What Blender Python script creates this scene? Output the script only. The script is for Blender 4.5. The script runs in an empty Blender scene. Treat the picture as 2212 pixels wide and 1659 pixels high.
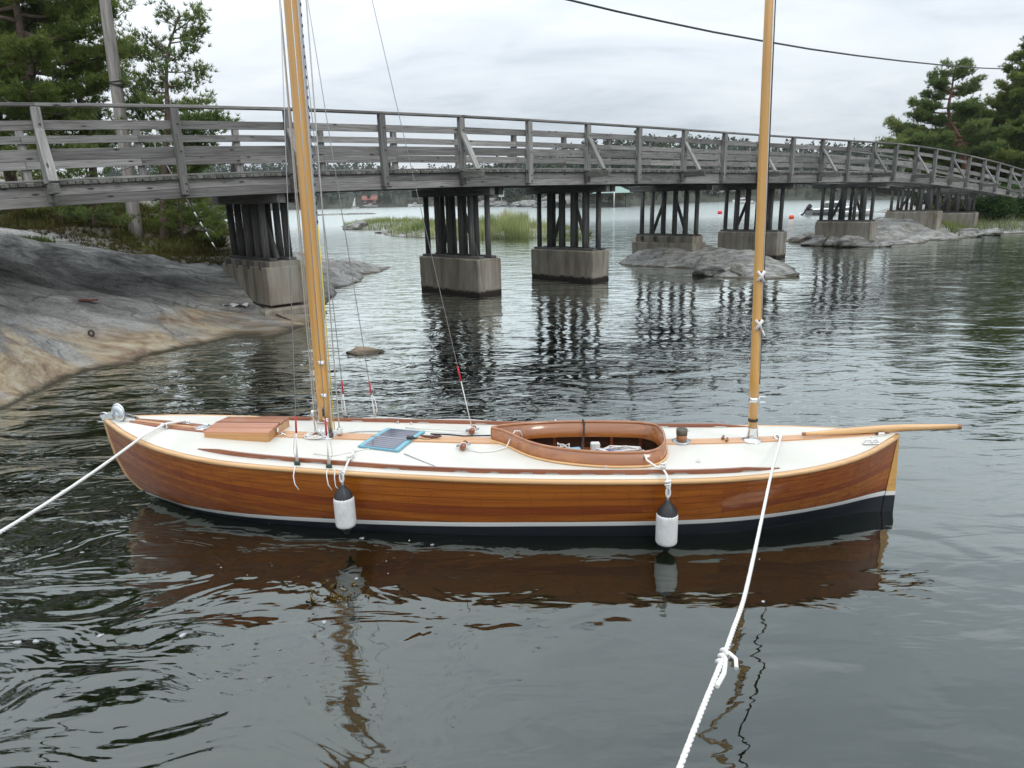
import bpy, bmesh, math, random
import numpy as np
from mathutils import Vector, Matrix

# ------------------------------------------------------------------ camera
scene = bpy.context.scene
COL = scene.collection
F_PX, W_PX, H_PX = 1475.0, 2212.0, 1659.0      # focal length and frame in the units measured off the photograph
CAM_H = 2.7
PITCH, ROLL = math.radians(15.09), math.radians(1.4)
_R = Vector((1, 0, 0)); _F = Vector((0, math.cos(PITCH), -math.sin(PITCH))); _D = Vector((0, -math.sin(PITCH), -math.cos(PITCH)))
_ir = math.cos(ROLL) * _R + math.sin(ROLL) * _D
_id = -math.sin(ROLL) * _R + math.cos(ROLL) * _D
cam_d = bpy.data.cameras.new('camera')
cam = bpy.data.objects.new('camera', cam_d)
COL.objects.link(cam)
cm = Matrix.Identity(4)
for r in range(3):
    cm[r][0], cm[r][1], cm[r][2] = _ir[r], -_id[r], -_F[r]
cm[2][3] = CAM_H
cam.matrix_world = cm
cam_d.sensor_fit = 'HORIZONTAL'
cam_d.sensor_width = 36.0
cam_d.lens = 36.0 * F_PX / W_PX
cam_d.clip_start = 0.05
cam_d.clip_end = 6000
scene.camera = cam

# ------------------------------------------------------------------ world, sun, exposure
SUN_EL, SUN_AZ = math.radians(48), math.radians(140)     # azimuth clockwise from +Y
world = bpy.data.worlds.new('World')
scene.world = world
world.use_nodes = True
wn, wl = world.node_tree.nodes, world.node_tree.links
wn.clear()


def nd(tree_nodes, typ, **kw):
    n = tree_nodes.new(typ)
    for k, v in kw.items():
        if k.startswith('i_'):
            key = k[2:]
            key = int(key) if key.isdigit() else key
            n.inputs[key].default_value = v
        else:
            setattr(n, k, v)
    return n


def ramp(node, stops):
    cr = node.color_ramp
    while len(cr.elements) > 1:
        cr.elements.remove(cr.elements[-1])
    cr.elements[0].position = stops[0][0]
    cr.elements[0].color = (*stops[0][1], 1) if len(stops[0][1]) == 3 else stops[0][1]
    for p, c in stops[1:]:
        e = cr.elements.new(p)
        e.color = (*c, 1) if len(c) == 3 else c


def g3(v):
    return (v, v, v)


w_out = nd(wn, 'ShaderNodeOutputWorld')
w_mix = nd(wn, 'ShaderNodeMixShader', i_0=0.9)
w_b1 = nd(wn, 'ShaderNodeBackground', i_1=0.08)
w_b2 = nd(wn, 'ShaderNodeBackground', i_1=1.0)
w_sky = nd(wn, 'ShaderNodeTexSky', sky_type='NISHITA', sun_disc=False, sun_elevation=SUN_EL, sun_rotation=SUN_AZ)
w_tc = nd(wn, 'ShaderNodeTexCoord')
w_sep = nd(wn, 'ShaderNodeSeparateXYZ')
w_zc = nd(wn, 'ShaderNodeMath', operation='MAXIMUM', i_1=0.0)
w_za = nd(wn, 'ShaderNodeMath', operation='ADD', i_1=0.16)
w_px = nd(wn, 'ShaderNodeMath', operation='DIVIDE')
w_py = nd(wn, 'ShaderNodeMath', operation='DIVIDE')
w_cmb = nd(wn, 'ShaderNodeCombineXYZ')
w_map = nd(wn, 'ShaderNodeMapping')
w_map.inputs['Scale'].default_value = (0.75, 1.0, 1)
w_map.inputs['Location'].default_value = (3.1, 1.7, 0.4)
w_n1 = nd(wn, 'ShaderNodeTexNoise', i_Scale=0.75, i_Detail=7.0, i_Roughness=0.52, i_Distortion=0.5)
w_r1 = nd(wn, 'ShaderNodeValToRGB')
ramp(w_r1, [(0.32, (0.48, 0.54, 0.60)), (0.47, (0.68, 0.735, 0.79)), (0.60, (0.79, 0.835, 0.875)), (0.75, (0.88, 0.91, 0.925))])
w_gz = nd(wn, 'ShaderNodeMapRange', i_1=0.0, i_2=1.0, i_3=1.0, i_4=3.0)
w_vm = nd(wn, 'ShaderNodeVectorMath', operation='SCALE')
L = wl.new
L(w_tc.outputs['Generated'], w_sep.inputs[0])
L(w_sep.outputs['Z'], w_zc.inputs[0])
L(w_zc.outputs[0], w_za.inputs[0])
L(w_sep.outputs['X'], w_px.inputs[0]); L(w_za.outputs[0], w_px.inputs[1])
L(w_sep.outputs['Y'], w_py.inputs[0]); L(w_za.outputs[0], w_py.inputs[1])
L(w_px.outputs[0], w_cmb.inputs[0]); L(w_py.outputs[0], w_cmb.inputs[1])
L(w_cmb.outputs[0], w_map.inputs[0])
L(w_map.outputs[0], w_n1.inputs['Vector'])
w_n2 = nd(wn, 'ShaderNodeTexNoise', i_Scale=3.1, i_Detail=5.0, i_Roughness=0.55, i_Distortion=0.6)
w_ad = nd(wn, 'ShaderNodeMath', operation='MULTIPLY_ADD', i_1=0.26, i_2=-0.13)
w_sm = nd(wn, 'ShaderNodeMath', operation='ADD')
L(w_map.outputs[0], w_n2.inputs['Vector'])
L(w_n2.outputs['Fac'], w_ad.inputs[0])
L(w_n1.outputs['Fac'], w_sm.inputs[0]); L(w_ad.outputs[0], w_sm.inputs[1])
L(w_sm.outputs[0], w_r1.inputs[0])
L(w_zc.outputs[0], w_gz.inputs[0])
L(w_r1.outputs[0], w_vm.inputs[0]); L(w_gz.outputs[0], w_vm.inputs['Scale'])
L(w_vm.outputs[0], w_b2.inputs[0])
L(w_sky.outputs[0], w_b1.inputs[0])
L(w_b1.outputs[0], w_mix.inputs[1]); L(w_b2.outputs[0], w_mix.inputs[2])
L(w_mix.outputs[0], w_out.inputs[0])

sun_d = bpy.data.lights.new('sun', 'SUN')
sun_d.energy = 0.75
sun_d.angle = math.radians(14)
sun_d.color = (1.0, 0.96, 0.9)
sun = bpy.data.objects.new('sun', sun_d)
COL.objects.link(sun)
_sd = Vector((math.sin(SUN_AZ) * math.cos(SUN_EL), math.cos(SUN_AZ) * math.cos(SUN_EL), math.sin(SUN_EL)))
sun.rotation_euler = _sd.to_track_quat('Z', 'Y').to_euler()
sun.location = (0, 0, 60)

vs = scene.view_settings
vs.view_transform = 'Standard'
try:
    vs.look = 'None'
except Exception:
    pass
vs.exposure = -0.05
vs.gamma = 1.0
vs.use_curve_mapping = False
scene.cycles.use_denoising = True
scene.cycles.max_bounces = 8
scene.cycles.transparent_max_bounces = 12
scene.cycles.caustics_reflective = False
scene.cycles.caustics_refractive = False


# ------------------------------------------------------------------ helpers: measured points, meshes, objects
def ray(px, py):
    du, dv = px - W_PX / 2, py - H_PX / 2
    return _F * F_PX + _ir * du + _id * dv


def onz(px, py, z=0.0):
    d = ray(px, py)
    t = (z - CAM_H) / d.z
    return Vector((0, 0, CAM_H)) + d * t


def aty(px, py, Y):
    d = ray(px, py)
    return Vector((0, 0, CAM_H)) + d * (Y / d.y)


WM = {}


def link(o, parent=None, M=None):
    COL.objects.link(o)
    M = M or (WM[parent.name] if parent else Matrix.Identity(4))
    if parent is not None:
        o.parent = parent
        o.matrix_basis = WM[parent.name].inverted() @ M
    else:
        o.matrix_basis = M
    WM[o.name] = M
    return o


def tag(o, label=None, cat=None, group=None, kind=None):
    if label: o['label'] = label
    if cat: o['category'] = cat
    if group: o['group'] = group
    if kind: o['kind'] = kind
    return o


def empty(name, loc=(0, 0, 0), rz=0.0, label=None, cat=None, group=None):
    o = bpy.data.objects.new(name, None)
    o.empty_display_size = 0.1
    link(o, None, Matrix.Translation(Vector(loc)) @ Matrix.Rotation(rz, 4, 'Z'))
    return tag(o, label, cat, group)


class G:
    """collects shapes for one mesh"""

    def __init__(self):
        self.v, self.f, self.mi, self.sm = [], [], [], []

    def add(self, v, f, mi=0, smooth=False):
        n = len(self.v)
        self.v += [tuple(p) for p in v]
        for q in f:
            self.f.append(tuple(i + n for i in q)); self.mi.append(mi); self.sm.append(smooth)
        return self

    def box(self, c, s, M=None, mi=0, ch=0.0):
        x, y, z = s[0] / 2, s[1] / 2, s[2] / 2
        if ch <= 0:
            v = [(-x, -y, -z), (x, -y, -z), (x, y, -z), (-x, y, -z), (-x, -y, z), (x, -y, z), (x, y, z), (-x, y, z)]
            f = [(0, 3, 2, 1), (4, 5, 6, 7), (0, 1, 5, 4), (1, 2, 6, 5), (2, 3, 7, 6), (3, 0, 4, 7)]
        else:
            c_ = min(ch, x * .49, y * .49, z * .49)
            prof = [(-y + c_, -z), (y - c_, -z), (y, -z + c_), (y, z - c_), (y - c_, z), (-y + c_, z), (-y, z - c_), (-y, -z + c_)]
            pin = [(a * (1 - c_ / y), b * (1 - c_ / z)) for a, b in prof]
            v, f = [], []
            for xx, pp in ((-x, pin), (-x + c_, prof), (x - c_, prof), (x, pin)):
                v += [(xx, a, b) for a, b in pp]
            for k in range(3):
                for i in range(8):
                    j = (i + 1) % 8
                    f.append((k * 8 + i, k * 8 + j, (k + 1) * 8 + j, (k + 1) * 8 + i)[::-1])
            f.append(tuple(range(8))); f.append(tuple(range(31, 23, -1)))
        c = Vector(c)
        v = [Vector(p) + c for p in v]
        if M is not None:
            v = [M @ p for p in v]
        return self.add(v, f, mi)

    def tube(self, pts, r, seg=8, mi=0, caps=True, flat=1.0, smooth=True):
        pts = [Vector(p) for p in pts]
        n = len(pts)
        rs = r if isinstance(r, (list, tuple)) else [r] * n
        v, f = [], []
        ref = None
        for i, p in enumerate(pts):
            t = (pts[min(i + 1, n - 1)] - pts[max(i - 1, 0)])
            t = t.normalized() if t.length > 1e-9 else Vector((0, 0, 1))
            if ref is None:
                a = Vector((0, 0, 1)) if abs(t.z) < .9 else Vector((0, 1, 0))
                ref = (a - t * a.dot(t)).normalized()
            else:
                ref = (ref - t * ref.dot(t))
                ref = ref.normalized() if ref.length > 1e-6 else Vector((1, 0, 0))
            b = t.cross(ref)
            for k in range(seg):
                an = 2 * math.pi * k / seg
                v.append(p + ref * (math.cos(an) * rs[i]) + b * (math.sin(an) * rs[i] * flat))
        for i in range(n - 1):
            for k in range(seg):
                j = (k + 1) % seg
                f.append((i * seg + k, i * seg + j, (i + 1) * seg + j, (i + 1) * seg + k))
        nb = len(self.v)
        self.add(v, f, mi, smooth)
        if caps:
            self.f.append(tuple(nb + k for k in range(seg))[::-1]); self.mi.append(mi); self.sm.append(False)
            self.f.append(tuple(nb + (n - 1) * seg + k for k in range(seg))); self.mi.append(mi); self.sm.append(False)
        return self

    def lathe(self, prof, c=(0, 0, 0), seg=20, mi=0, M=None):
        """prof: list of (radius, z)"""
        v, f = [], []
        c = Vector(c)
        for r, z in prof:
            for k in range(seg):
                a = 2 * math.pi * k / seg
                v.append(Vector((r * math.cos(a), r * math.sin(a), z)))
        for i in range(len(prof) - 1):
            for k in range(seg):
                j = (k + 1) % seg
                f.append((i * seg + k, i * seg + j, (i + 1) * seg + j, (i + 1) * seg + k))
        f.append(tuple(range(seg))[::-1])
        f.append(tuple((len(prof) - 1) * seg + k for k in range(seg)))
        v = [(M @ p if M is not None else p) + c for p in v]
        return self.add(v, f, mi, True)

    def prism(self, outline, z0, z1, mi=0):
        n = len(outline)
        v = [(x, y, z0) for x, y in outline] + [(x, y, z1) for x, y in outline]
        f = [tuple(range(n))[::-1], tuple(range(n, 2 * n))]
        f += [(i, (i + 1) % n, n + (i + 1) % n, n + i) for i in range(n)]
        return self.add(v, f, mi)

    def mesh(self, name, mats):
        me = bpy.data.meshes.new(name)
        me.from_pydata(self.v, [], self.f)
        for m in (mats if isinstance(mats, (list, tuple)) else [mats]):
            me.materials.append(m)
        if self.f:
            me.polygons.foreach_set('material_index', self.mi)
            me.polygons.foreach_set('use_smooth', self.sm)
        me.update()
        return me

    def build(self, name, mats, parent=None, M=None):
        return link(bpy.data.objects.new(name, self.mesh(name, mats)), parent, M)


def tri_mesh(name, V, tint, mat, quads=False):
    """fast triangle or quad soup with a tint attribute"""
    k = 4 if quads else 3
    n = len(V) // k
    me = bpy.data.meshes.new(name)
    me.vertices.add(n * k)
    me.vertices.foreach_set('co', np.ascontiguousarray(V, dtype=np.float32).ravel())
    me.loops.add(n * k)
    me.loops.foreach_set('vertex_index', np.arange(n * k, dtype=np.int32))
    me.polygons.add(n)
    me.polygons.foreach_set('loop_start', np.arange(n, dtype=np.int32) * k)
    me.polygons.foreach_set('loop_total', np.full(n, k, dtype=np.int32))
    me.update(calc_edges=True)
    at = me.attributes.new('tint', 'FLOAT', 'POINT')
    at.data.foreach_set('value', np.ascontiguousarray(tint, dtype=np.float32))
    me.materials.append(mat)
    return me


def grid_mesh(name, X, Y, Z, mat, keep=None, smooth=True):
    ny, nx = X.shape
    me = bpy.data.meshes.new(name)
    V = np.stack([X, Y, Z], -1).reshape(-1, 3)
    idx = np.arange(nx * ny).reshape(ny, nx)
    q = np.stack([idx[:-1, :-1], idx[:-1, 1:], idx[1:, 1:], idx[1:, :-1]], -1).reshape(-1, 4)
    if keep is not None:
        q = q[keep.ravel()]
        used = np.unique(q)
        remap = np.full(nx * ny, -1); remap[used] = np.arange(len(used))
        V = V[used]; q = remap[q]
    n = len(q)
    me.vertices.add(len(V)); me.vertices.foreach_set('co', V.astype(np.float32).ravel())
    me.loops.add(n * 4); me.loops.foreach_set('vertex_index', q.astype(np.int32).ravel())
    me.polygons.add(n)
    me.polygons.foreach_set('loop_start', np.arange(n, dtype=np.int32) * 4)
    me.polygons.foreach_set('loop_total', np.full(n, 4, dtype=np.int32))
    me.update(calc_edges=True)
    me.polygons.foreach_set('use_smooth', np.full(n, smooth))
    me.materials.append(mat)
    return me


class TPS:
    def __init__(self, pts, lam=1e-3):
        P = np.array(pts, float)
        self.P = P[:, :2]
        n = len(P)
        K = self.k(self.P, self.P) + lam * np.eye(n)
        Q = np.c_[np.ones(n), self.P]
        A = np.block([[K, Q], [Q.T, np.zeros((3, 3))]])
        self.w = np.linalg.solve(A, np.r_[P[:, 2], 0, 0, 0])

    @staticmethod
    def k(a, b):
        d2 = ((a[:, None, :] - b[None]) ** 2).sum(-1)
        return np.where(d2 > 1e-12, .5 * d2 * np.log(d2 + 1e-12), 0)

    def __call__(self, X, Y):
        q = np.stack([np.ravel(X), np.ravel(Y)], -1).astype(float)
        out = np.empty(len(q))
        for s in range(0, len(q), 20000):
            c = q[s:s + 20000]
            out[s:s + 20000] = self.k(c, self.P) @ self.w[:-3] + self.w[-3] + c @ self.w[-2:]
        return out.reshape(np.shape(X))


_perm = np.random.RandomState(7).rand(256, 256)


def vnoise(X, Y):
    xi, yi = np.floor(X).astype(int), np.floor(Y).astype(int)
    fx, fy = X - xi, Y - yi
    fx, fy = fx * fx * (3 - 2 * fx), fy * fy * (3 - 2 * fy)
    g = lambda a, b: _perm[a % 256, b % 256]
    return (g(xi, yi) * (1 - fx) + g(xi + 1, yi) * fx) * (1 - fy) + (g(xi, yi + 1) * (1 - fx) + g(xi + 1, yi + 1) * fx) * fy - .5


def fbm(X, Y, oct=5, gain=.5):
    s, a = 0, 1
    for o in range(oct):
        s = s + a * vnoise(X * 2 ** o + 17.3 * o, Y * 2 ** o + 9.1 * o)
        a *= gain
    return s


# ------------------------------------------------------------------ materials
def new_mat(name):
    m = bpy.data.materials.new(name)
    m.use_nodes = True
    nt = m.node_tree
    return m, nt.nodes, nt.links.new, nt.nodes['Principled BSDF']


def plain(name, col, rough=.5, metal=0.0, coat=0.0, var=0.0, vscale=20.0, bump=0.0):
    m, n, l, b = new_mat(name)
    b.inputs['Base Color'].default_value = (*col, 1)
    b.inputs['Roughness'].default_value = rough
    b.inputs['Metallic'].default_value = metal
    b.inputs['Coat Weight'].default_value = coat
    b.inputs['Coat Roughness'].default_value = .08
    if var or bump:
        tc = nd(n, 'ShaderNodeTexCoord')
        no = nd(n, 'ShaderNodeTexNoise', i_Scale=vscale, i_Detail=4.0)
        l(tc.outputs['Object'], no.inputs['Vector'])
        if var:
            rp = nd(n, 'ShaderNodeValToRGB')
            ramp(rp, [(.3, tuple(c * (1 - var) for c in col)), (.7, tuple(min(1, c * (1 + var)) for c in col))])
            l(no.outputs['Fac'], rp.inputs[0]); l(rp.outputs[0], b.inputs['Base Color'])
        if bump:
            bp = nd(n, 'ShaderNodeBump', i_Strength=1.0, i_Distance=bump)
            l(no.outputs['Fac'], bp.inputs['Height']); l(bp.outputs[0], b.inputs['Normal'])
    return m


def wood(name, stops, scale=(1.2, 24, 24), rough=.35, coat=0.0, vary=.35, knots=0.0, detail=6.0, bump=0.0, ns=1.0, hue=0.0):
    """long grain along the object's x axis, each object shifted and toned by its own random"""
    m, n, l, b = new_mat(name)
    tc = nd(n, 'ShaderNodeTexCoord')
    oi = nd(n, 'ShaderNodeObjectInfo')
    mul = nd(n, 'ShaderNodeMath', operation='MULTIPLY', i_1=53.0)
    add = nd(n, 'ShaderNodeVectorMath', operation='ADD')
    l(oi.outputs['Random'], mul.inputs[0])
    mp = nd(n, 'ShaderNodeMapping')
    mp.inputs['Scale'].default_value = scale
    l(tc.outputs['Object'], add.inputs[0]); l(mul.outputs[0], add.inputs[1]); l(add.outputs[0], mp.inputs[0])
    no = nd(n, 'ShaderNodeTexNoise', i_Scale=ns, i_Detail=detail, i_Roughness=.62, i_Distortion=.25)
    l(mp.outputs[0], no.inputs['Vector'])
    rp = nd(n, 'ShaderNodeValToRGB')
    ramp(rp, stops)
    l(no.outputs['Fac'], rp.inputs[0])
    hs = nd(n, 'ShaderNodeHueSaturation')
    mr = nd(n, 'ShaderNodeMapRange', i_3=1 - vary, i_4=1 + vary)
    l(oi.outputs['Random'], mr.inputs[0]); l(mr.outputs[0], hs.inputs['Value'])
    if hue:
        mh = nd(n, 'ShaderNodeMapRange', i_3=.5 - hue, i_4=.5 + hue)
        l(oi.outputs['Random'], mh.inputs[0]); l(mh.outputs[0], hs.inputs['Hue'])
    col = rp.outputs[0]
    if knots:
        mp2 = nd(n, 'ShaderNodeMapping')
        mp2.inputs['Scale'].default_value = (2.1, 6.5, 6.5)
        l(add.outputs[0], mp2.inputs[0])
        vo = nd(n, 'ShaderNodeTexVoronoi', i_Scale=1.0)
        l(mp2.outputs[0], vo.inputs['Vector'])
        kr = nd(n, 'ShaderNodeValToRGB')
        ramp(kr, [(.08, g3(1 - knots)), (.17, g3(1.0))])
        l(vo.outputs['Distance'], kr.inputs[0])
        mx = nd(n, 'ShaderNodeMix', data_type='RGBA', blend_type='MULTIPLY', i_0=1.0)
        l(col, mx.inputs[6]); l(kr.outputs[0], mx.inputs[7])
        col = mx.outputs[2]
    l(col, hs.inputs['Color'])
    l(hs.outputs[0], b.inputs['Base Color'])
    b.inputs['Roughness'].default_value = rough
    b.inputs['Coat Weight'].default_value = coat
    b.inputs['Coat Roughness'].default_value = .09
    if bump:
        bp = nd(n, 'ShaderNodeBump', i_Strength=1.0, i_Distance=bump)
        l(no.outputs['Fac'], bp.inputs['Height']); l(bp.outputs[0], b.inputs['Normal'])
    return m


M_GREY = wood('weathered_wood', [(.28, (.10, .096, .090)), (.46, (.20, .193, .182)), (.60, (.265, .258, .245)), (.76, (.36, .35, .33))],
              scale=(1.6, 30, 30), rough=.85, vary=.34, knots=.85, bump=.005)
M_GREYD = wood('dark_deck_wood', [(.25, (.06, .058, .05)), (.5, (.13, .13, .115)), (.75, (.24, .235, .2))], scale=(3, 20, 20), rough=.9, vary=.4, bump=.004)
M_PILE = wood('tarred_pile_wood', [(.25, (.04, .039, .038)), (.5, (.10, .097, .093)), (.75, (.19, .185, .175))], scale=(1.4, 26, 26), rough=.85, vary=.35, bump=.004)
M_PLANK = wood('varnished_planking', [(.22, (.17, .034, .003)), (.45, (.27, .062, .004)), (.6, (.325, .086, .006)), (.82, (.41, .13, .013))],
               scale=(.8, 30, 30), rough=.42, coat=.4, vary=.25, hue=.009)
M_MAHOG = wood('mahogany', [(.25, (.17, .045, .018)), (.5, (.27, .085, .034)), (.78, (.36, .135, .06))], scale=(1.5, 30, 30), rough=.35, coat=.5, vary=.14)
M_HATCH = wood('hatch_slats', [(.25, (.27, .10, .05)), (.5, (.37, .155, .08)), (.78, (.46, .22, .125))], scale=(1.2, 26, 26), rough=.4, coat=.35, vary=.22)
M_HATCHF = wood('hatch_frame', [(.25, (.38, .17, .05)), (.5, (.48, .24, .08)), (.78, (.56, .31, .12))], scale=(1.2, 26, 26), rough=.35, coat=.5, vary=.08)
M_COAM = wood('coaming_wood', [(.25, (.21, .065, .014)), (.5, (.32, .11, .026)), (.78, (.43, .17, .048))], scale=(1.2, 20, 20), rough=.28, coat=1.0, vary=.06)
M_SPRUCE = wood('varnished_spruce', [(.25, (.55, .27, .06)), (.5, (.66, .35, .09)), (.75, (.74, .43, .14))], scale=(.6, 30, 30), rough=.28, coat=.9, vary=.06)
M_ASH = wood('pale_rail_wood', [(.25, (.50, .27, .10)), (.5, (.61, .36, .155)), (.78, (.70, .45, .22))], scale=(.8, 30, 30), rough=.35, coat=.6, vary=.08)
M_KING = wood('king_plank_wood', [(.25, (.46, .22, .09)), (.5, (.57, .31, .15)), (.78, (.66, .40, .22))], scale=(.8, 34, 34), rough=.4, coat=.4, vary=.05)
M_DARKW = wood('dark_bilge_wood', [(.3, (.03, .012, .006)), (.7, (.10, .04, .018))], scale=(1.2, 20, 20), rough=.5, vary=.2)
M_DECK = plain('cream_deck_paint', (.64, .625, .565), .45, var=.10, vscale=1.6, bump=.0006)
M_WHITE = plain('white_paint', (.80, .80, .77), .3, coat=.4)
M_WHITE2 = plain('white_vinyl', (.70, .70, .69), .5, var=.12, vscale=14)
M_NAVY = plain('navy_bottom_paint', (.004, .006, .012), .45, coat=.05)
M_BLACK = plain('black_rubber', (.018, .018, .02), .42)
M_CHROME = plain('polished_steel', (.78, .79, .80), .12, metal=1.0)
M_STEEL = plain('rigging_wire', (.42, .43, .45), .38, metal=.8)
M_ROPE = plain('white_rope', (.76, .75, .72), .8, var=.12, vscale=160, bump=.002)
M_ROPEB = plain('blue_rope', (.10, .16, .42), .8, var=.3, vscale=90, bump=.002)
M_RED = plain('red_sleeve', (.48, .02, .03), .5)
M_YEL = plain('yellow_line', (.72, .56, .06), .7)
M_CABLE = plain('black_cable', (.014, .014, .016), .5)
M_CELL = plain('solar_cells', (.085, .09, .14), .18, coat=.8, var=.12, vscale=30)
M_CELLF = plain('turquoise_frame', (.14, .35, .44), .45)
M_LTBLUE = plain('light_blue_plastic', (.30, .55, .72), .5)
M_IRON = plain('rusty_iron', (.05, .03, .022), .8, var=.5, vscale=60)
M_RUST = plain('rust_red', (.13, .035, .02), .85, var=.4, vscale=12)
M_ORANGE = plain('orange_buoy_plastic', (.80, .085, .02), .4)
M_PINK = plain('red_buoy_plastic', (.70, .03, .06), .4)
M_GREENROOF = plain('pale_green_roof', (.24, .34, .30), .6)
M_REDROOF = plain('red_tile_roof', (.27, .11, .085), .8, var=.2, vscale=3)
M_WALLW = plain('white_house_wall', (.72, .72, .70), .7)
M_WALLR = plain('falu_red_wall', (.10, .035, .028), .8)
M_GLASSD = plain('dark_window_glass', (.02, .025, .03), .08, coat=.5)
M_BOATG = plain('grey_hull_paint', (.20, .20, .21), .35, coat=.3)
M_POLE = wood('grey_pole_wood', [(.28, (.13, .118, .105)), (.5, (.27, .25, .23)), (.75, (.40, .375, .345))], scale=(1.2, 16, 16), rough=.85, vary=.05, bump=.006)


def concrete():
    m, n, l, b = new_mat('stained_concrete')
    ge = nd(n, 'ShaderNodeNewGeometry')
    mp = nd(n, 'ShaderNodeMapping'); mp.inputs['Scale'].default_value = (4.5, 4.5, .55)
    no = nd(n, 'ShaderNodeTexNoise', i_Scale=1.0, i_Detail=7.0, i_Roughness=.65)
    l(ge.outputs['Position'], mp.inputs[0]); l(mp.outputs[0], no.inputs['Vector'])
    rp = nd(n, 'ShaderNodeValToRGB')
    ramp(rp, [(.27, (.10, .092, .072)), (.42, (.235, .22, .18)), (.58, (.32, .30, .255)), (.75, (.40, .385, .34))])
    l(no.outputs['Fac'], rp.inputs[0])
    n2 = nd(n, 'ShaderNodeTexNoise', i_Scale=1.1, i_Detail=3.0)
    l(ge.outputs['Position'], n2.inputs['Vector'])
    r2 = nd(n, 'ShaderNodeValToRGB'); ramp(r2, [(.35, (.80, .73, .69)), (.65, (1, 1, .98))])
    l(n2.outputs['Fac'], r2.inputs[0])
    mx = nd(n, 'ShaderNodeMix', data_type='RGBA', blend_type='MULTIPLY', i_0=1.0)
    l(rp.outputs[0], mx.inputs[6]); l(r2.outputs[0], mx.inputs[7])
    sp = nd(n, 'ShaderNodeSeparateXYZ'); l(ge.outputs['Position'], sp.inputs[0])
    ad = nd(n, 'ShaderNodeMath', operation='MULTIPLY_ADD', i_1=.22, i_2=-.11); l(no.outputs['Fac'], ad.inputs[0])
    sb = nd(n, 'ShaderNodeMath', operation='SUBTRACT'); l(sp.outputs['Z'], sb.inputs[0]); l(ad.outputs[0], sb.inputs[1])
    r3 = nd(n, 'ShaderNodeValToRGB'); ramp(r3, [(.04, (.035, .022, .012)), (.10, (.10, .065, .035)), (.16, (1, 1, 1))])
    l(sb.outputs[0], r3.inputs[0])
    my = nd(n, 'ShaderNodeMix', data_type='RGBA', blend_type='MULTIPLY', i_0=1.0)
    l(mx.outputs[2], my.inputs[6]); l(r3.outputs[0], my.inputs[7])
    l(my.outputs[2], b.inputs['Base Color'])
    b.inputs['Roughness'].default_value = .9
    bp = nd(n, 'ShaderNodeBump', i_Strength=1.0, i_Distance=.02); l(no.outputs['Fac'], bp.inputs['Height']); l(bp.outputs[0], b.inputs['Normal'])
    return m


M_CONC = concrete()


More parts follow.
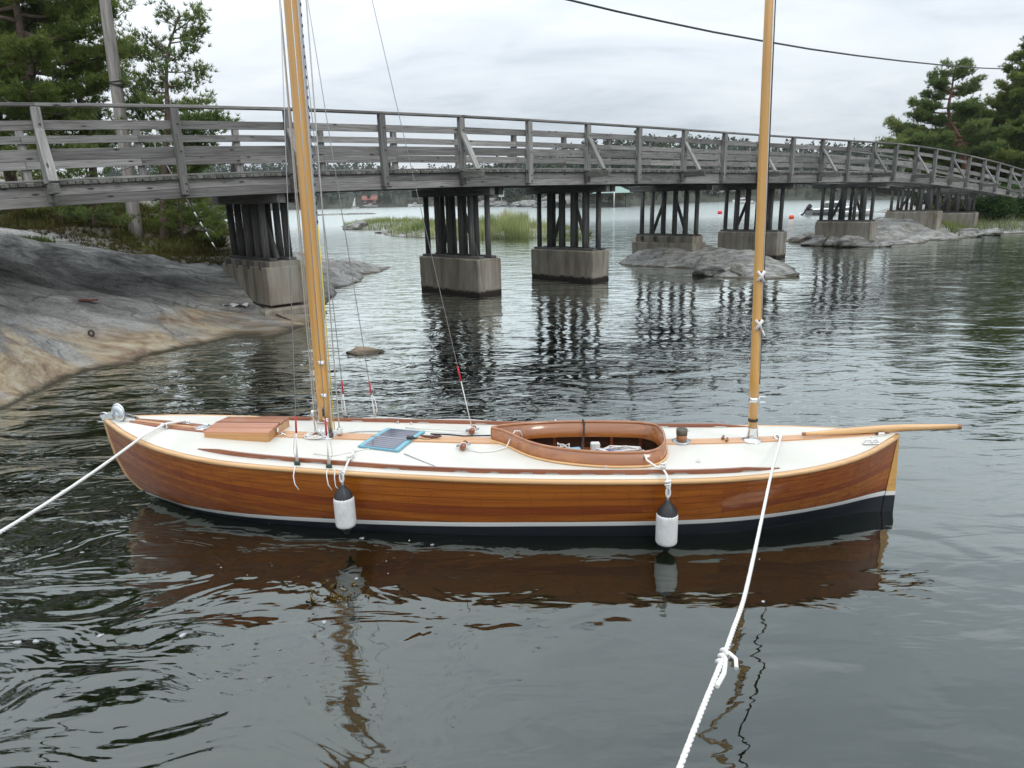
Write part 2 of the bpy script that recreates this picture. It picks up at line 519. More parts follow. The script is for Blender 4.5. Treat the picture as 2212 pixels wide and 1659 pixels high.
def rock(name, ochre=0.0, green=0.0, dark=.5, sc=1.0, gt=.5, moss_y=None):
    m, n, l, b = new_mat(name)
    ge = nd(n, 'ShaderNodeNewGeometry')
    sp = nd(n, 'ShaderNodeSeparateXYZ'); l(ge.outputs['Position'], sp.inputs[0])
    # layered grain that runs along the shore
    mp = nd(n, 'ShaderNodeMapping'); mp.inputs['Scale'].default_value = (.38 * sc, 1.7 * sc, 2.8 * sc); mp.inputs['Rotation'].default_value = (0, 0, math.radians(-28))
    l(ge.outputs['Position'], mp.inputs[0])
    n1 = nd(n, 'ShaderNodeTexNoise', i_Scale=1.0, i_Detail=9.0, i_Roughness=.66, i_Distortion=.5); l(mp.outputs[0], n1.inputs['Vector'])
    r1 = nd(n, 'ShaderNodeValToRGB')
    ramp(r1, [(.28, (.10, .098, .093)), (.42, (.24, .237, .225)), (.54, (.37, .365, .345)), (.68, (.52, .51, .485))])
    l(n1.outputs['Fac'], r1.inputs[0])
    # big dark lichen and water stains
    n2 = nd(n, 'ShaderNodeTexNoise', i_Scale=.42 * sc, i_Detail=5.0, i_Roughness=.6, i_Distortion=1.0)
    mp2 = nd(n, 'ShaderNodeMapping'); mp2.inputs['Scale'].default_value = (.8, 1.5, 1.6); mp2.inputs['Location'].default_value = (2.4, .7, 0); mp2.inputs['Rotation'].default_value = (0, 0, math.radians(-28))
    l(ge.outputs['Position'], mp2.inputs[0]); l(mp2.outputs[0], n2.inputs['Vector'])
    r2 = nd(n, 'ShaderNodeValToRGB'); ramp(r2, [(.40, g3(1 - dark)), (.53, g3(1.0))]); l(n2.outputs['Fac'], r2.inputs[0])
    mx = nd(n, 'ShaderNodeMix', data_type='RGBA', blend_type='MULTIPLY', i_0=1.0)
    lz = nd(n, 'ShaderNodeMapRange', i_1=.55, i_2=1.15); l(sp.outputs['Z'], lz.inputs[0]); l(lz.outputs[0], mx.inputs[0])
    l(r1.outputs[0], mx.inputs[6]); l(r2.outputs[0], mx.inputs[7])
    nsp = nd(n, 'ShaderNodeTexNoise', i_Scale=16.0, i_Detail=6.0, i_Roughness=.75); l(ge.outputs['Position'], nsp.inputs['Vector'])
    rsp = nd(n, 'ShaderNodeValToRGB'); ramp(rsp, [(.33, g3(.58)), (.48, g3(.95)), (.70, g3(1.18))]); l(nsp.outputs['Fac'], rsp.inputs[0])
    msp = nd(n, 'ShaderNodeMix', data_type='RGBA', blend_type='MULTIPLY', i_0=1.0); l(mx.outputs[2], msp.inputs[6]); l(rsp.outputs[0], msp.inputs[7])
    col = msp.outputs[2]
    # thin dark cracks along and across the grain
    for (cs_, rt_, wd_) in (((.22 * sc, 1.2 * sc, 1.4 * sc), -26, .010),):
        mc = nd(n, 'ShaderNodeMapping'); mc.inputs['Scale'].default_value = cs_; mc.inputs['Rotation'].default_value = (0, 0, math.radians(rt_))
        l(ge.outputs['Position'], mc.inputs[0])
        nc = nd(n, 'ShaderNodeTexNoise', i_Scale=1.0, i_Detail=4.0, i_Roughness=.45, i_Distortion=.8); l(mc.outputs[0], nc.inputs['Vector'])
        rcx = nd(n, 'ShaderNodeValToRGB'); ramp(rcx, [(.5 - wd_ * 2, g3(1)), (.5, g3(.48)), (.5 + wd_ * 2, g3(1))]); l(nc.outputs['Fac'], rcx.inputs[0])
        mcx = nd(n, 'ShaderNodeMix', data_type='RGBA', blend_type='MULTIPLY', i_0=1.0); l(col, mcx.inputs[6]); l(rcx.outputs[0], mcx.inputs[7]); col = mcx.outputs[2]
    # ochre and rust stain in the splash zone
    wob = nd(n, 'ShaderNodeMath', operation='MULTIPLY_ADD', i_1=2.6, i_2=-1.22); l(n2.outputs['Fac'], wob.inputs[0])
    hz = nd(n, 'ShaderNodeMath', operation='ADD'); l(sp.outputs['Z'], hz.inputs[0]); l(wob.outputs[0], hz.inputs[1])
    if ochre:
        ro = nd(n, 'ShaderNodeValToRGB'); ramp(ro, [(0.02, g3(ochre)), (.16, g3(ochre * .9)), (.48, g3(0.0))]); l(hz.outputs[0], ro.inputs[0])
        n3 = nd(n, 'ShaderNodeTexNoise', i_Scale=1.6, i_Detail=8.0, i_Roughness=.65, i_Distortion=.6); l(mp.outputs[0], n3.inputs['Vector'])
        rc = nd(n, 'ShaderNodeValToRGB'); ramp(rc, [(.32, (.17, .10, .065)), (.43, (.31, .22, .14)), (.53, (.46, .365, .235)), (.66, (.56, .50, .40))]); l(n3.outputs['Fac'], rc.inputs[0])
        oy = nd(n, 'ShaderNodeMapRange', i_1=15.5, i_2=18.5, i_3=1.0, i_4=.0); l(sp.outputs['Y'], oy.inputs[0])
        om = nd(n, 'ShaderNodeMath', operation='MULTIPLY'); l(ro.outputs[0], om.inputs[0]); l(oy.outputs[0], om.inputs[1])
        mo = nd(n, 'ShaderNodeMix', data_type='RGBA'); l(om.outputs[0], mo.inputs[0]); l(col, mo.inputs[6]); l(rc.outputs[0], mo.inputs[7])
        col = mo.outputs[2]
    if green:
        n4 = nd(n, 'ShaderNodeTexNoise', i_Scale=1.3 * sc, i_Detail=6.0, i_Roughness=.7); l(ge.outputs['Position'], n4.inputs['Vector'])
        r4 = nd(n, 'ShaderNodeValToRGB'); ramp(r4, [(gt, g3(0)), (gt + .12, g3(green))]); l(n4.outputs['Fac'], r4.inputs[0])
        gfac = r4.outputs[0]
        if moss_y:
            my_ = nd(n, 'ShaderNodeMapRange', i_1=moss_y, i_2=moss_y + 1.2); l(sp.outputs['Y'], my_.inputs[0])
            mm = nd(n, 'ShaderNodeMath', operation='MULTIPLY'); l(gfac, mm.inputs[0]); l(my_.outputs[0], mm.inputs[1])
            mxx = nd(n, 'ShaderNodeMapRange', i_1=-9.2, i_2=-7.4, i_3=1.0, i_4=.06); l(sp.outputs['X'], mxx.inputs[0])
            mm2 = nd(n, 'ShaderNodeMath', operation='MULTIPLY'); l(mm.outputs[0], mm2.inputs[0]); l(mxx.outputs[0], mm2.inputs[1]); gfac = mm2.outputs[0]
        mg = nd(n, 'ShaderNodeMix', data_type='RGBA'); mg.inputs[7].default_value = (.11, .10, .045, 1)
        l(gfac, mg.inputs[0]); l(col, mg.inputs[6]); col = mg.outputs[2]
    # wet black band and algae; light lost with depth is painted into the colour
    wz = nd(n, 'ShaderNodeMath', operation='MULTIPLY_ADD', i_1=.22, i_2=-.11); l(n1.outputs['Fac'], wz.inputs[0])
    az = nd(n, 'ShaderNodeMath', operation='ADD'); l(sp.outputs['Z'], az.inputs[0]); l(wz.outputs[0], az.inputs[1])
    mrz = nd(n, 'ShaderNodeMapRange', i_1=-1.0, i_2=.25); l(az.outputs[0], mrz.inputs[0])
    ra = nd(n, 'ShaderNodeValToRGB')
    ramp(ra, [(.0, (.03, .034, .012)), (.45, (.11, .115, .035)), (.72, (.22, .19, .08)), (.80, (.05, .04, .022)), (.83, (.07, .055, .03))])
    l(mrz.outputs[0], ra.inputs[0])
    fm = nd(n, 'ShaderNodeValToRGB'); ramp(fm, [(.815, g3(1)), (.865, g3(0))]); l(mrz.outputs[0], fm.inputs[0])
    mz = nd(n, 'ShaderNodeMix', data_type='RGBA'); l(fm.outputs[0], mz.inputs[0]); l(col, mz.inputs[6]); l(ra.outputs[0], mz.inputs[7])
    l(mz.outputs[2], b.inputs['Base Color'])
    b.inputs['Roughness'].default_value = .8
    nb = nd(n, 'ShaderNodeTexNoise', i_Scale=5.0 * sc, i_Detail=8.0, i_Roughness=.7); l(mp.outputs[0], nb.inputs['Vector'])
    sm = nd(n, 'ShaderNodeMath', operation='ADD'); l(n1.outputs['Fac'], sm.inputs[0]); l(nb.outputs['Fac'], sm.inputs[1])
    bp = nd(n, 'ShaderNodeBump', i_Strength=1.0, i_Distance=.12 / sc); l(sm.outputs[0], bp.inputs['Height']); l(bp.outputs[0], b.inputs['Normal'])
    return m


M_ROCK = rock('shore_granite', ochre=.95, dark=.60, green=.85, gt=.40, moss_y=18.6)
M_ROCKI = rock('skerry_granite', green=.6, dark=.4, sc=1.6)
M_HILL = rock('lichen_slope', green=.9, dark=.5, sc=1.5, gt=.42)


def foliage(name, dark, mid, light, trans=.3):
    m, n, l, b = new_mat(name)
    n.remove(b)
    at = nd(n, 'ShaderNodeAttribute', attribute_name='tint')
    rp = nd(n, 'ShaderNodeValToRGB'); ramp(rp, [(0, dark), (.5, mid), (1, light)])
    l(at.outputs['Fac'], rp.inputs[0])
    di = nd(n, 'ShaderNodeBsdfDiffuse'); tr = nd(n, 'ShaderNodeBsdfTranslucent')
    mx = nd(n, 'ShaderNodeMixShader', i_0=trans)
    l(rp.outputs[0], di.inputs[0]); l(rp.outputs[0], tr.inputs[0]); l(di.outputs[0], mx.inputs[1]); l(tr.outputs[0], mx.inputs[2])
    l(mx.outputs[0], n['Material Output'].inputs[0])
    return m


M_PINE = foliage('pine_needles', (.06, .10, .035), (.15, .215, .07), (.30, .335, .12), .45)
M_PINE2 = foliage('yellow_pine_needles', (.07, .105, .03), (.17, .225, .06), (.33, .36, .11), .45)
M_LEAF = foliage('bush_leaves', (.02, .045, .012), (.05, .10, .028), (.10, .16, .05), .35)
M_HEATH = foliage('heath', (.05, .035, .018), (.11, .10, .035), (.19, .17, .07), .25)
M_REED = foliage('reed_blades', (.16, .20, .07), (.30, .35, .14), (.50, .48, .26), .4)
M_GRASS = foliage('shore_grass', (.09, .13, .04), (.195, .24, .08), (.34, .35, .15), .4)
M_FAR = foliage('far_trees', (.035, .052, .035), (.07, .092, .06), (.12, .145, .09), .2)
M_WEED = foliage('bladder_wrack', (.05, .03, .006), (.14, .085, .015), (.24, .16, .03), .3)
M_BARK = plain('pine_bark', (.12, .085, .065), .9, var=.45, vscale=9, bump=.03)
M_BARKR = plain('red_pine_bark', (.16, .078, .048), .9, var=.4, vscale=8, bump=.03)


def water_mat():
    m, n, l, b = new_mat('harbour_water')
    n.remove(b)
    ge = nd(n, 'ShaderNodeNewGeometry')

    def wave(scale, stretch, rot, amp, det, dist=0.0, rough=.5):
        mp = nd(n, 'ShaderNodeMapping')
        mp.inputs['Rotation'].default_value = (0, 0, math.radians(rot))
        mp.inputs['Scale'].default_value = (scale * stretch, scale, scale)
        l(ge.outputs['Position'], mp.inputs[0])
        t = nd(n, 'ShaderNodeTexNoise', i_Scale=1.0, i_Detail=det, i_Roughness=rough, i_Distortion=dist)
        l(mp.outputs[0], t.inputs['Vector'])
        k = nd(n, 'ShaderNodeMath', operation='MULTIPLY', i_1=amp)
        l(t.outputs['Fac'], k.inputs[0])
        return k.outputs[0]
    # calm and ruffled patches
    mk = nd(n, 'ShaderNodeMapping'); mk.inputs['Scale'].default_value = (.16, .30, 1); mk.inputs['Location'].default_value = (.35, .8, 0)
    l(ge.outputs['Position'], mk.inputs[0])
    pn = nd(n, 'ShaderNodeTexNoise', i_Scale=1.0, i_Detail=2.0); l(mk.outputs[0], pn.inputs['Vector'])
    pr = nd(n, 'ShaderNodeMapRange', i_1=.36, i_2=.62, i_3=.45, i_4=1.2); l(pn.outputs['Fac'], pr.inputs[0])
    sp = nd(n, 'ShaderNodeSeparateXYZ'); l(ge.outputs['Position'], sp.inputs[0])
    # sheltered, smoother water on the near side of the boat and towards its stern
    ny = nd(n, 'ShaderNodeMapRange', i_1=4.2, i_2=8.5, i_3=.46, i_4=1.0, interpolation_type='SMOOTHSTEP'); l(sp.outputs['Y'], ny.inputs[0])
    swell = wave(1.25, .55, 24, .042, 2.5, .6)
    wavelet = wave(4.2, .36, 9, .0140, 2.5, .7)
    ripple = wave(11.0, .33, 5, .0040, 2.5, .3, .55)
    fine = wave(36.0, .45, 0, .0005, 2.0)
    a1 = nd(n, 'ShaderNodeMath', operation='ADD'); l(wavelet, a1.inputs[0]); l(ripple, a1.inputs[1])
    a1b = nd(n, 'ShaderNodeMath', operation='ADD'); l(a1.outputs[0], a1b.inputs[0]); l(fine, a1b.inputs[1])
    a2 = nd(n, 'ShaderNodeMath', operation='MULTIPLY'); l(a1b.outputs[0], a2.inputs[0]); l(pr.outputs[0], a2.inputs[1])
    a3 = nd(n, 'ShaderNodeMath', operation='MULTIPLY'); l(a2.outputs[0], a3.inputs[0]); l(ny.outputs[0], a3.inputs[1])
    # livelier water on the bow side, and long sheltered water far out
    lx = nd(n, 'ShaderNodeMapRange', i_1=1.2, i_2=-2.6, i_3=.10, i_4=1.0, interpolation_type='SMOOTHSTEP'); l(sp.outputs['X'], lx.inputs[0])
    lively = wave(2.1, .5, 27, .052, 3.0, 1.1)
    lv = nd(n, 'ShaderNodeMath', operation='MULTIPLY'); l(lively, lv.inputs[0]); l(lx.outputs[0], lv.inputs[1])
    a3b = nd(n, 'ShaderNodeMath', operation='ADD'); l(a3.outputs[0], a3b.inputs[0]); l(lv.outputs[0], a3b.inputs[1])
    a4a = nd(n, 'ShaderNodeMath', operation='ADD'); l(a3b.outputs[0], a4a.inputs[0]); l(swell, a4a.inputs[1])
    fy = nd(n, 'ShaderNodeMapRange', i_1=18.0, i_2=90.0, i_3=1.0, i_4=.8, interpolation_type='SMOOTHSTEP'); l(sp.outputs['Y'], fy.inputs[0])
    a4 = nd(n, 'ShaderNodeMath', operation='MULTIPLY'); l(a4a.outputs[0], a4.inputs[0]); l(fy.outputs[0], a4.inputs[1])
    bp = nd(n, 'ShaderNodeBump', i_Strength=1.0, i_Distance=1.0); l(a4.outputs[0], bp.inputs['Height'])
    fr0 = nd(n, 'ShaderNodeFresnel', i_IOR=1.6); l(bp.outputs[0], fr0.inputs['Normal'])
    frk = nd(n, 'ShaderNodeMath', operation='MULTIPLY_ADD', i_1=1.05, i_2=1.85); l(fr0.outputs[0], frk.inputs[0])
    frm = nd(n, 'ShaderNodeMath', operation='MULTIPLY'); l(fr0.outputs[0], frm.inputs[0]); l(frk.outputs[0], frm.inputs[1])
    fr = nd(n, 'ShaderNodeMath', operation='MINIMUM', i_1=.96); l(frm.outputs[0], fr.inputs[0])
    gr = nd(n, 'ShaderNodeMapRange', i_1=24.0, i_2=90.0, i_3=.015, i_4=.22); l(sp.outputs['Y'], gr.inputs[0])
    gl = nd(n, 'ShaderNodeBsdfGlossy', i_Roughness=.015); l(gr.outputs[0], gl.inputs['Roughness']); gl.inputs['Color'].default_value = (.95, 1, .965, 1); l(bp.outputs[0], gl.inputs['Normal'])
    di = nd(n, 'ShaderNodeBsdfDiffuse'); di.inputs['Color'].default_value = (.004, .007, .004, 1)
    tr = nd(n, 'ShaderNodeBsdfTransparent'); tr.inputs['Color'].default_value = (.66, .66, .38, 1)
    body = nd(n, 'ShaderNodeMixShader', i_0=.62); l(di.outputs[0], body.inputs[1]); l(tr.outputs[0], body.inputs[2])
    mx = nd(n, 'ShaderNodeMixShader'); l(fr.outputs[0], mx.inputs[0]); l(body.outputs[0], mx.inputs[1]); l(gl.outputs[0], mx.inputs[2])
    l(mx.outputs[0], n['Material Output'].inputs[0])
    return m


M_WATER = water_mat()
M_BED = plain('muddy_seabed', (.012, .012, .006), .9, var=.4, vscale=1.5)


HAZE = .0002
# ------------------------------------------------------------------ water and land
g = G()
g.add([(-2500, -60, 0), (2500, -60, 0), (2500, 3500, 0), (-2500, 3500, 0)], [(0, 1, 2, 3)])
tag(g.build('water', M_WATER), kind='structure')
g = G()
g.add([(-2500, -60, -2.6), (2500, -60, -2.6), (2500, 3500, -2.6), (-2500, 3500, -2.6)], [(0, 1, 2, 3)])
tag(g.build('seabed', M_BED), kind='structure')

A3 = lambda px, py, Y: tuple(aty(px, py, Y))
Z0 = lambda px, py, z=0.0: tuple(onz(px, py, z))


def off(p, dx, dy, z):
    return (p[0] + dx, p[1] + dy, z)


# left shore: bare granite slope that dips into the water
sl = [Z0(*q) for q in [(0, 885), (67, 851), (134, 821), (214, 798), (295, 788), (335, 768), (418, 751), (485, 734), (536, 724), (586, 727), (629, 717)]]
hd = [Z0(*q) for q in [(696, 667), (720, 627), (770, 597), (842, 578)]]
ctl = list(sl) + list(hd)
for p in sl[:5]:
    ctl += [off(p, 1.2, -.5, -.38), off(p, 3.2, -1.2, -1.5)]
for p in sl[5:]:
    ctl += [off(p, .9, -.9, -.4), off(p, 2.3, -2.2, -1.5)]
for p in hd:
    ctl += [off(p, 1.3, -.1, -.5), off(p, 4, -.5, -1.8)]
for q in [(0, 760, 10.5), (0, 700, 11.6), (0, 600, 14), (0, 515, 17.5), (134, 760, 11.7), (134, 700, 12.9), (134, 600, 15.3), (134, 515, 18),
          (300, 740, 12.8), (300, 700, 13.6), (300, 640, 15.4), (300, 560, 18), (300, 522, 19.6), (450, 700, 14.9), (450, 620, 17), (450, 560, 19),
          (450, 530, 20.5), (560, 690, 15.6), (560, 640, 16.8), (560, 560, 19.5), (620, 562, 21), (655, 558, 26.5), (700, 560, 27), (700, 600, 23.2), (700, 635, 20.2), (740, 580, 25.6), (760, 563, 28.4),
          (820, 573, 29.6)]:
    ctl.append(A3(*q))
ctl += [(-7.6, 30.5, -.3), (-7.0, 33, -.8), (-9.2, 27, .8), (-10.2, 32, -.4), (-14, 26, 2.3), (-20, 26, 2.8), (-12, 30, 1.3), (-12.5, 40, -.9), (-18, 40, 2.6),
        (-25, 35, 4.2), (-30, 50, 4.4), (-22, 55, .8), (-20, 64, -1.2), (-40, 60, 4.5), (-16, 22, 2.3), (-22, 20, 2.8), (-12, 15.5, 2.1), (-20, 12, 2.6),
        (-30, 10, 3.2), (-30, 20, 3.6), (-14, 10, 1.7), (-10.5, 8, 1.0), (-7.6, 7, 0), (-8.5, 4, 0), (-6.2, 6.5, -.5), (-6.5, 3.5, -.8), (-4, 5, -1.8),
        (-14, 3, 1.2), (-20, 0, 1.8), (-40, 30, 4.5), (-3, 12, -2), (-2, 20, -2.2), (-1, 28, -2.2)]
left_tps = TPS(ctl, .02)


def left_z(X, Y):
    z = left_tps(X, Y)
    X, Y = np.asarray(X, float), np.asarray(Y, float)
    u, w = (X * .86 + Y * .5), (-X * .5 + Y * .86)
    land = np.clip((z + .3) / .8, 0, 1)
    z = z + fbm(u * .35, w * .9, 4, .5) * .34 * land + fbm(u * 1.2, w * 3.2, 3, .5) * .07 * (.4 + .6 * land)
    rough = np.clip((Y - 19.5) / 3, 0, 1) * land
    return z + rough * np.abs(fbm(u * .8, w * .8, 4, .55)) * .55


gx, gy = np.meshgrid(np.arange(-17, -1.5, .075), np.arange(6, 32, .1))
gz = left_z(gx, gy)
zc = np.maximum.reduce([gz[:-1, :-1], gz[1:, :-1], gz[:-1, 1:], gz[1:, 1:]])
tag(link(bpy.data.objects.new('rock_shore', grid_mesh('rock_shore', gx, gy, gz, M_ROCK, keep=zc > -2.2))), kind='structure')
gx, gy = np.meshgrid(np.arange(-60, -10, .5), np.arange(-4, 80, .5))
gz = left_z(gx, gy)
inside = (gx > -16.9) & (gy > 6.1) & (gy < 31.9)
zc = np.maximum.reduce([gz[:-1, :-1], gz[1:, :-1], gz[:-1, 1:], gz[1:, 1:]])
ki = ~(inside[:-1, :-1] & inside[1:, :-1] & inside[:-1, 1:] & inside[1:, 1:])
gz = gz - .03 * inside
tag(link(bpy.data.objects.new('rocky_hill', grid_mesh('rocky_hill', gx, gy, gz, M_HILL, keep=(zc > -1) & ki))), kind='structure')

# right bank
rb = [(16.1, 39.6, 0), (18.1, 37.8, 0), (18.9, 35.7, 0), (21.5, 36.4, 0), (24.7, 38.1, 0), (27.1, 40.4, 0), (31.3, 42.2, 0), (38, 44, 0), (50, 46, 0),
      (16, 41.3, 0), (18, 42.6, -.05), (21, 44.5, -.05), (24, 47, 0), (26.5, 50, 0), (31, 57, 0), (37, 66, 0), (46, 82, 0)]
rb += [(14, 39, -.8), (17.4, 36, -.8), (19, 33.6, -.8), (22.5, 34.2, -.8), (26, 36.4, -.7), (28.5, 38.4, -.7), (32, 40, -.7), (38.5, 41.5, -.8), (50, 43, -.8),
       (13, 44, -1), (17, 46.5, -1), (20.5, 49, -1), (24.5, 53, -.9), (28, 60, -1.2), (33, 70, -1.2), (41, 86, -1.2), (30, 84, -1.5), (23, 30, -2), (35, 35, -2)]
rb += [A3(1950, 474, 40.5), A3(1816, 502, 40.2), A3(1900, 490, 39.6), A3(2000, 510, 38.6), A3(2040, 508, 39.2), A3(2100, 490, 44), A3(2150, 455, 48), A3(2200, 435, 52),
       A3(1740, 510, 41), (27, 45, .7), (30, 48, 1.1), (40, 60, 2.6), (50, 55, 2.8), (56, 82, 3.0), (46, 70, 2.0), (60, 50, 2.5), (60, 90, 3)]
right_tps = TPS(rb, .02)


def right_z(X, Y):
    z = right_tps(X, Y)
    X, Y = np.asarray(X, float), np.asarray(Y, float)
    land = np.clip((z + .4) / .7, 0, 1)
    rk = np.clip((26 - X) / 2, 0.15, 1)
    return z + (fbm(X * .7, Y * .9, 5, .55) * .30 + np.abs(fbm(X * 1.6, Y * 1.6, 3)) * .12) * land * rk - .3 * np.clip((Y - 41) / 4, 0, 1) * np.clip((25 - X) / 2, 0, 1)


gx, gy = np.meshgrid(np.arange(13, 60, .16), np.arange(33, 92, .22))
gz = right_z(gx, gy)
zc = np.maximum.reduce([gz[:-1, :-1], gz[1:, :-1], gz[:-1, 1:], gz[1:, 1:]])
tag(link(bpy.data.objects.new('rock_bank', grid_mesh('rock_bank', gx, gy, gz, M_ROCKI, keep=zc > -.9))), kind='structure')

# skerry under the fourth pier
ik = [(4.7, 29.3, 0), (5.05, 27.5, 0), (6.16, 26.9, 0), (7, 26.2, 0), (7.0, 23.7, 0), (7.78, 22.1, 0), (9.73, 23.3, 0), (10.6, 25.5, 0), (10, 28.5, 0), (8, 31, 0), (6, 31.3, 0),
      A3(1428, 536, 28.3), A3(1506, 532, 28.2), A3(1366, 549, 29.3), A3(1562, 541, 26.5), A3(1629, 559, 25), A3(1685, 581, 23.8), A3(1600, 585, 23.2),
      (3.6, 29, -.8), (4.3, 26.6, -.7), (6, 25.6, -.6), (6.1, 23.6, -.7), (7.2, 21, -.7), (10.6, 22.2, -.8), (12, 25.5, -1), (11, 30, -1), (8, 33, -1), (5, 33, -1)]
isl = TPS(ik, .01)
gx, gy = np.meshgrid(np.arange(3, 12.5, .07), np.arange(20.5, 33.5, .09))
gz = isl(gx, gy)
land = np.clip((gz + .4) / .6, 0, 1)
gz = gz + (fbm(gx * .8, gy * .9, 4) * .2 + fbm(gx * 3, gy * 3, 3) * .06 - np.abs(fbm(gx * .9 + 4, gy * .7, 3)) * .18) * land
zc = np.maximum.reduce([gz[:-1, :-1], gz[1:, :-1], gz[:-1, 1:], gz[1:, 1:]])
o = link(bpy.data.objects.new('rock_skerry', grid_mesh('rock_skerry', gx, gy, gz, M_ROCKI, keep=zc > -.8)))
tag(o, 'low rounded granite skerry in the water under the middle pier of the bridge', 'rock')


def boulder(name, c, s, seed, mat, label, cat='rock', group=None, rz=0.0, jag=.42):
    bm = bmesh.new()
    bmesh.ops.create_icosphere(bm, subdivisions=4, radius=1)
    rs = np.random.RandomState(seed)
    o3 = rs.rand(3) * 50
    planes = [(Vector(rs.normal(size=3)).normalized(), rs.uniform(.5, .85)) for _ in range(13)]
    co = np.array([v.co for v in bm.verts])
    n1 = fbm(co[:, 0] * 1.3 + o3[0], co[:, 1] * 1.3 + co[:, 2] * 1.1 + o3[1], 5, .55)
    for v, k in zip(bm.verts, n1):
        p = v.co.copy()
        for nrm, d in planes:
            e = p.dot(nrm) - d
            if e > 0: p -= nrm * e * .97
        v.co = p * (1 + jag * float(k))
        v.co.x *= s[0]; v.co.y *= s[1]; v.co.z *= s[2]
    me = bpy.data.meshes.new(name)
    bm.to_mesh(me); bm.free()
    me.polygons.foreach_set('use_smooth', [True] * len(me.polygons))
    me.materials.append(mat)
    o = link(bpy.data.objects.new(name, me), None, Matrix.Translation(Vector(c)) @ Matrix.Rotation(rz, 4, 'Z'))
    return tag(o, label, cat, group)


boulder('boulder', (7.05, 23.95, .12), (.62, .65, .58), 3, M_ROCKI, 'craggy boulder with an ochre top at the front of the skerry')
boulder('boulder', (7.85, 23.3, .05), (.42, .4, .33), 8, M_ROCKI, 'small cracked rock right of the ochre topped boulder', rz=.6)
boulder('boulder', (9.3, 23.1, 0), (.75, .5, .16), 12, M_ROCKI, 'flat weedy rock awash at the right end of the skerry', rz=.3)
boulder('boulder', (-2.35 - .35, 12.55, -.03), (.42, .26, .12), 21, M_ROCK, 'dark rock just breaking the surface right of the main mast', rz=-.2)

# reed islet behind the bridge
ri = [(-21, 89, 0), (-14.3, 72.8, 0), (-7.2, 55.1, 0), (-3.4, 51.4, 0), (-.6, 52.1, 0), (1.7, 49.4, 0), (3.6, 47, 0), (6, 50, 0), (5, 58, 0), (-2, 72, 0), (-12, 86, 0), (-18, 95, 0),
      (-6, 60, .55), (-2, 58, .5), (2, 53, .45), (-12, 78, .75), (-16, 86, .5), (-23, 86, -.7), (-16.5, 70, -.7), (-9, 52.5, -.7), (-4, 48.5, -.7), (1, 46.5, -.7), (4, 44.5, -.7),
      (9, 50, -.8), (8, 60, -.8), (1, 75, -.8), (-8, 92, -.8), (-18, 99, -.8)]
rit = TPS(ri, .01)
gx, gy = np.meshgrid(np.arange(-25, 10, .3), np.arange(43, 101, .5))
gz = rit(gx, gy) + fbm(gx * .5, gy * .4, 4) * .25
zc = np.maximum.reduce([gz[:-1, :-1], gz[1:, :-1], gz[:-1, 1:], gz[1:, 1:]])
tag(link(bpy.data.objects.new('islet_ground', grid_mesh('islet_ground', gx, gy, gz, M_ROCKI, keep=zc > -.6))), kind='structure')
for (px, py, Y, sx, sz, sd, lb) in [(762, 484, 76, 1.6, .75, 31, 'square pale rock at the left tip of the reed islet'), (868, 490, 66, 1.5, .7, 32, 'dark pale-topped rock in front of the grassy islet'),
                                    (838, 493, 65, 1.2, .28, 36, 'low flat stone left of the dark rock on the islet'),
                                    (1113, 511, 51, 1.55, .5, 33, 'smooth pale rock at the foot of the reeds'), (1240, 515, 50, 1.5, .6, 34, 'pale rock seen between the piles of the third pier')]:
    p = aty(px, py, Y)
    boulder('boulder', (p.x, p.y, .05), (sx, sx * .7, sz), sd, M_ROCKI, lb, group='rocks round the reed islet')
p = aty(750, 463, 180)
boulder('rock_ledge', (p.x, p.y, -.1), (9, 3, .7), 44, M_ROCKI, 'thin low ledge of rock far out beyond the islet')


# far shore, one sheet of hills seen over the water
M_FARG = plain('forest_floor', (.05, .055, .038), .9, var=.5, vscale=.12)


def interp(u, tab):
    t = np.array(tab)
    return np.interp(u, t[:, 0], t[:, 1])


SH = [(-900, 300), (300, 400), (500, 420), (740, 435), (980, 450), (1035, 335), (1070, 322), (1110, 300), (1200, 232), (1302, 200), (1360, 206), (1450, 242), (1539, 280), (1700, 268), (1760, 258), (1900, 220), (2100, 205), (2500, 200), (3200, 200)]
HH = [(-900, 21), (300, 21), (500, 20), (720, 20), (860, 17), (1000, 14), (1100, 11), (1200, 11), (1330, 14), (1450, 19), (1600, 19), (1750, 15), (1900, 9), (2200, 7), (3200, 8)]
U = np.arange(-900, 3200, 12.0)
T = np.r_[-.06, 0, .012, .03, np.linspace(.06, 1, 22)]
uu, tt = np.meshgrid(U, T)
dep = 110.0


def far_xy(u, t):
    Y = interp(u, SH) + dep * t
    hz = 431.6 - .0244 * (u - 1106)
    X = (u - 1106) / F_PX * .966 * Y
    return X, Y


def far_z(u, t):
    X, Y = far_xy(u, t)
    s = np.clip(t, 0, 1)
    base = interp(u, HH) * (1 - (1 - s) ** 2.2)
    z = np.where(t < .012, np.where(t < 0, -1.5, .15), base + .5)
    return z + np.where(t > .02, (fbm(X * .03, Y * .03, 4) * 5 + fbm(X * .15, Y * .15, 3) * 1.2) * np.clip(s * 4, .1, 1), 0)


FX, FY = far_xy(uu, tt)
tag(link(bpy.data.objects.new('far_hills', grid_mesh('far_hills', FX, FY, far_z(uu, tt), M_FARG))), kind='structure')


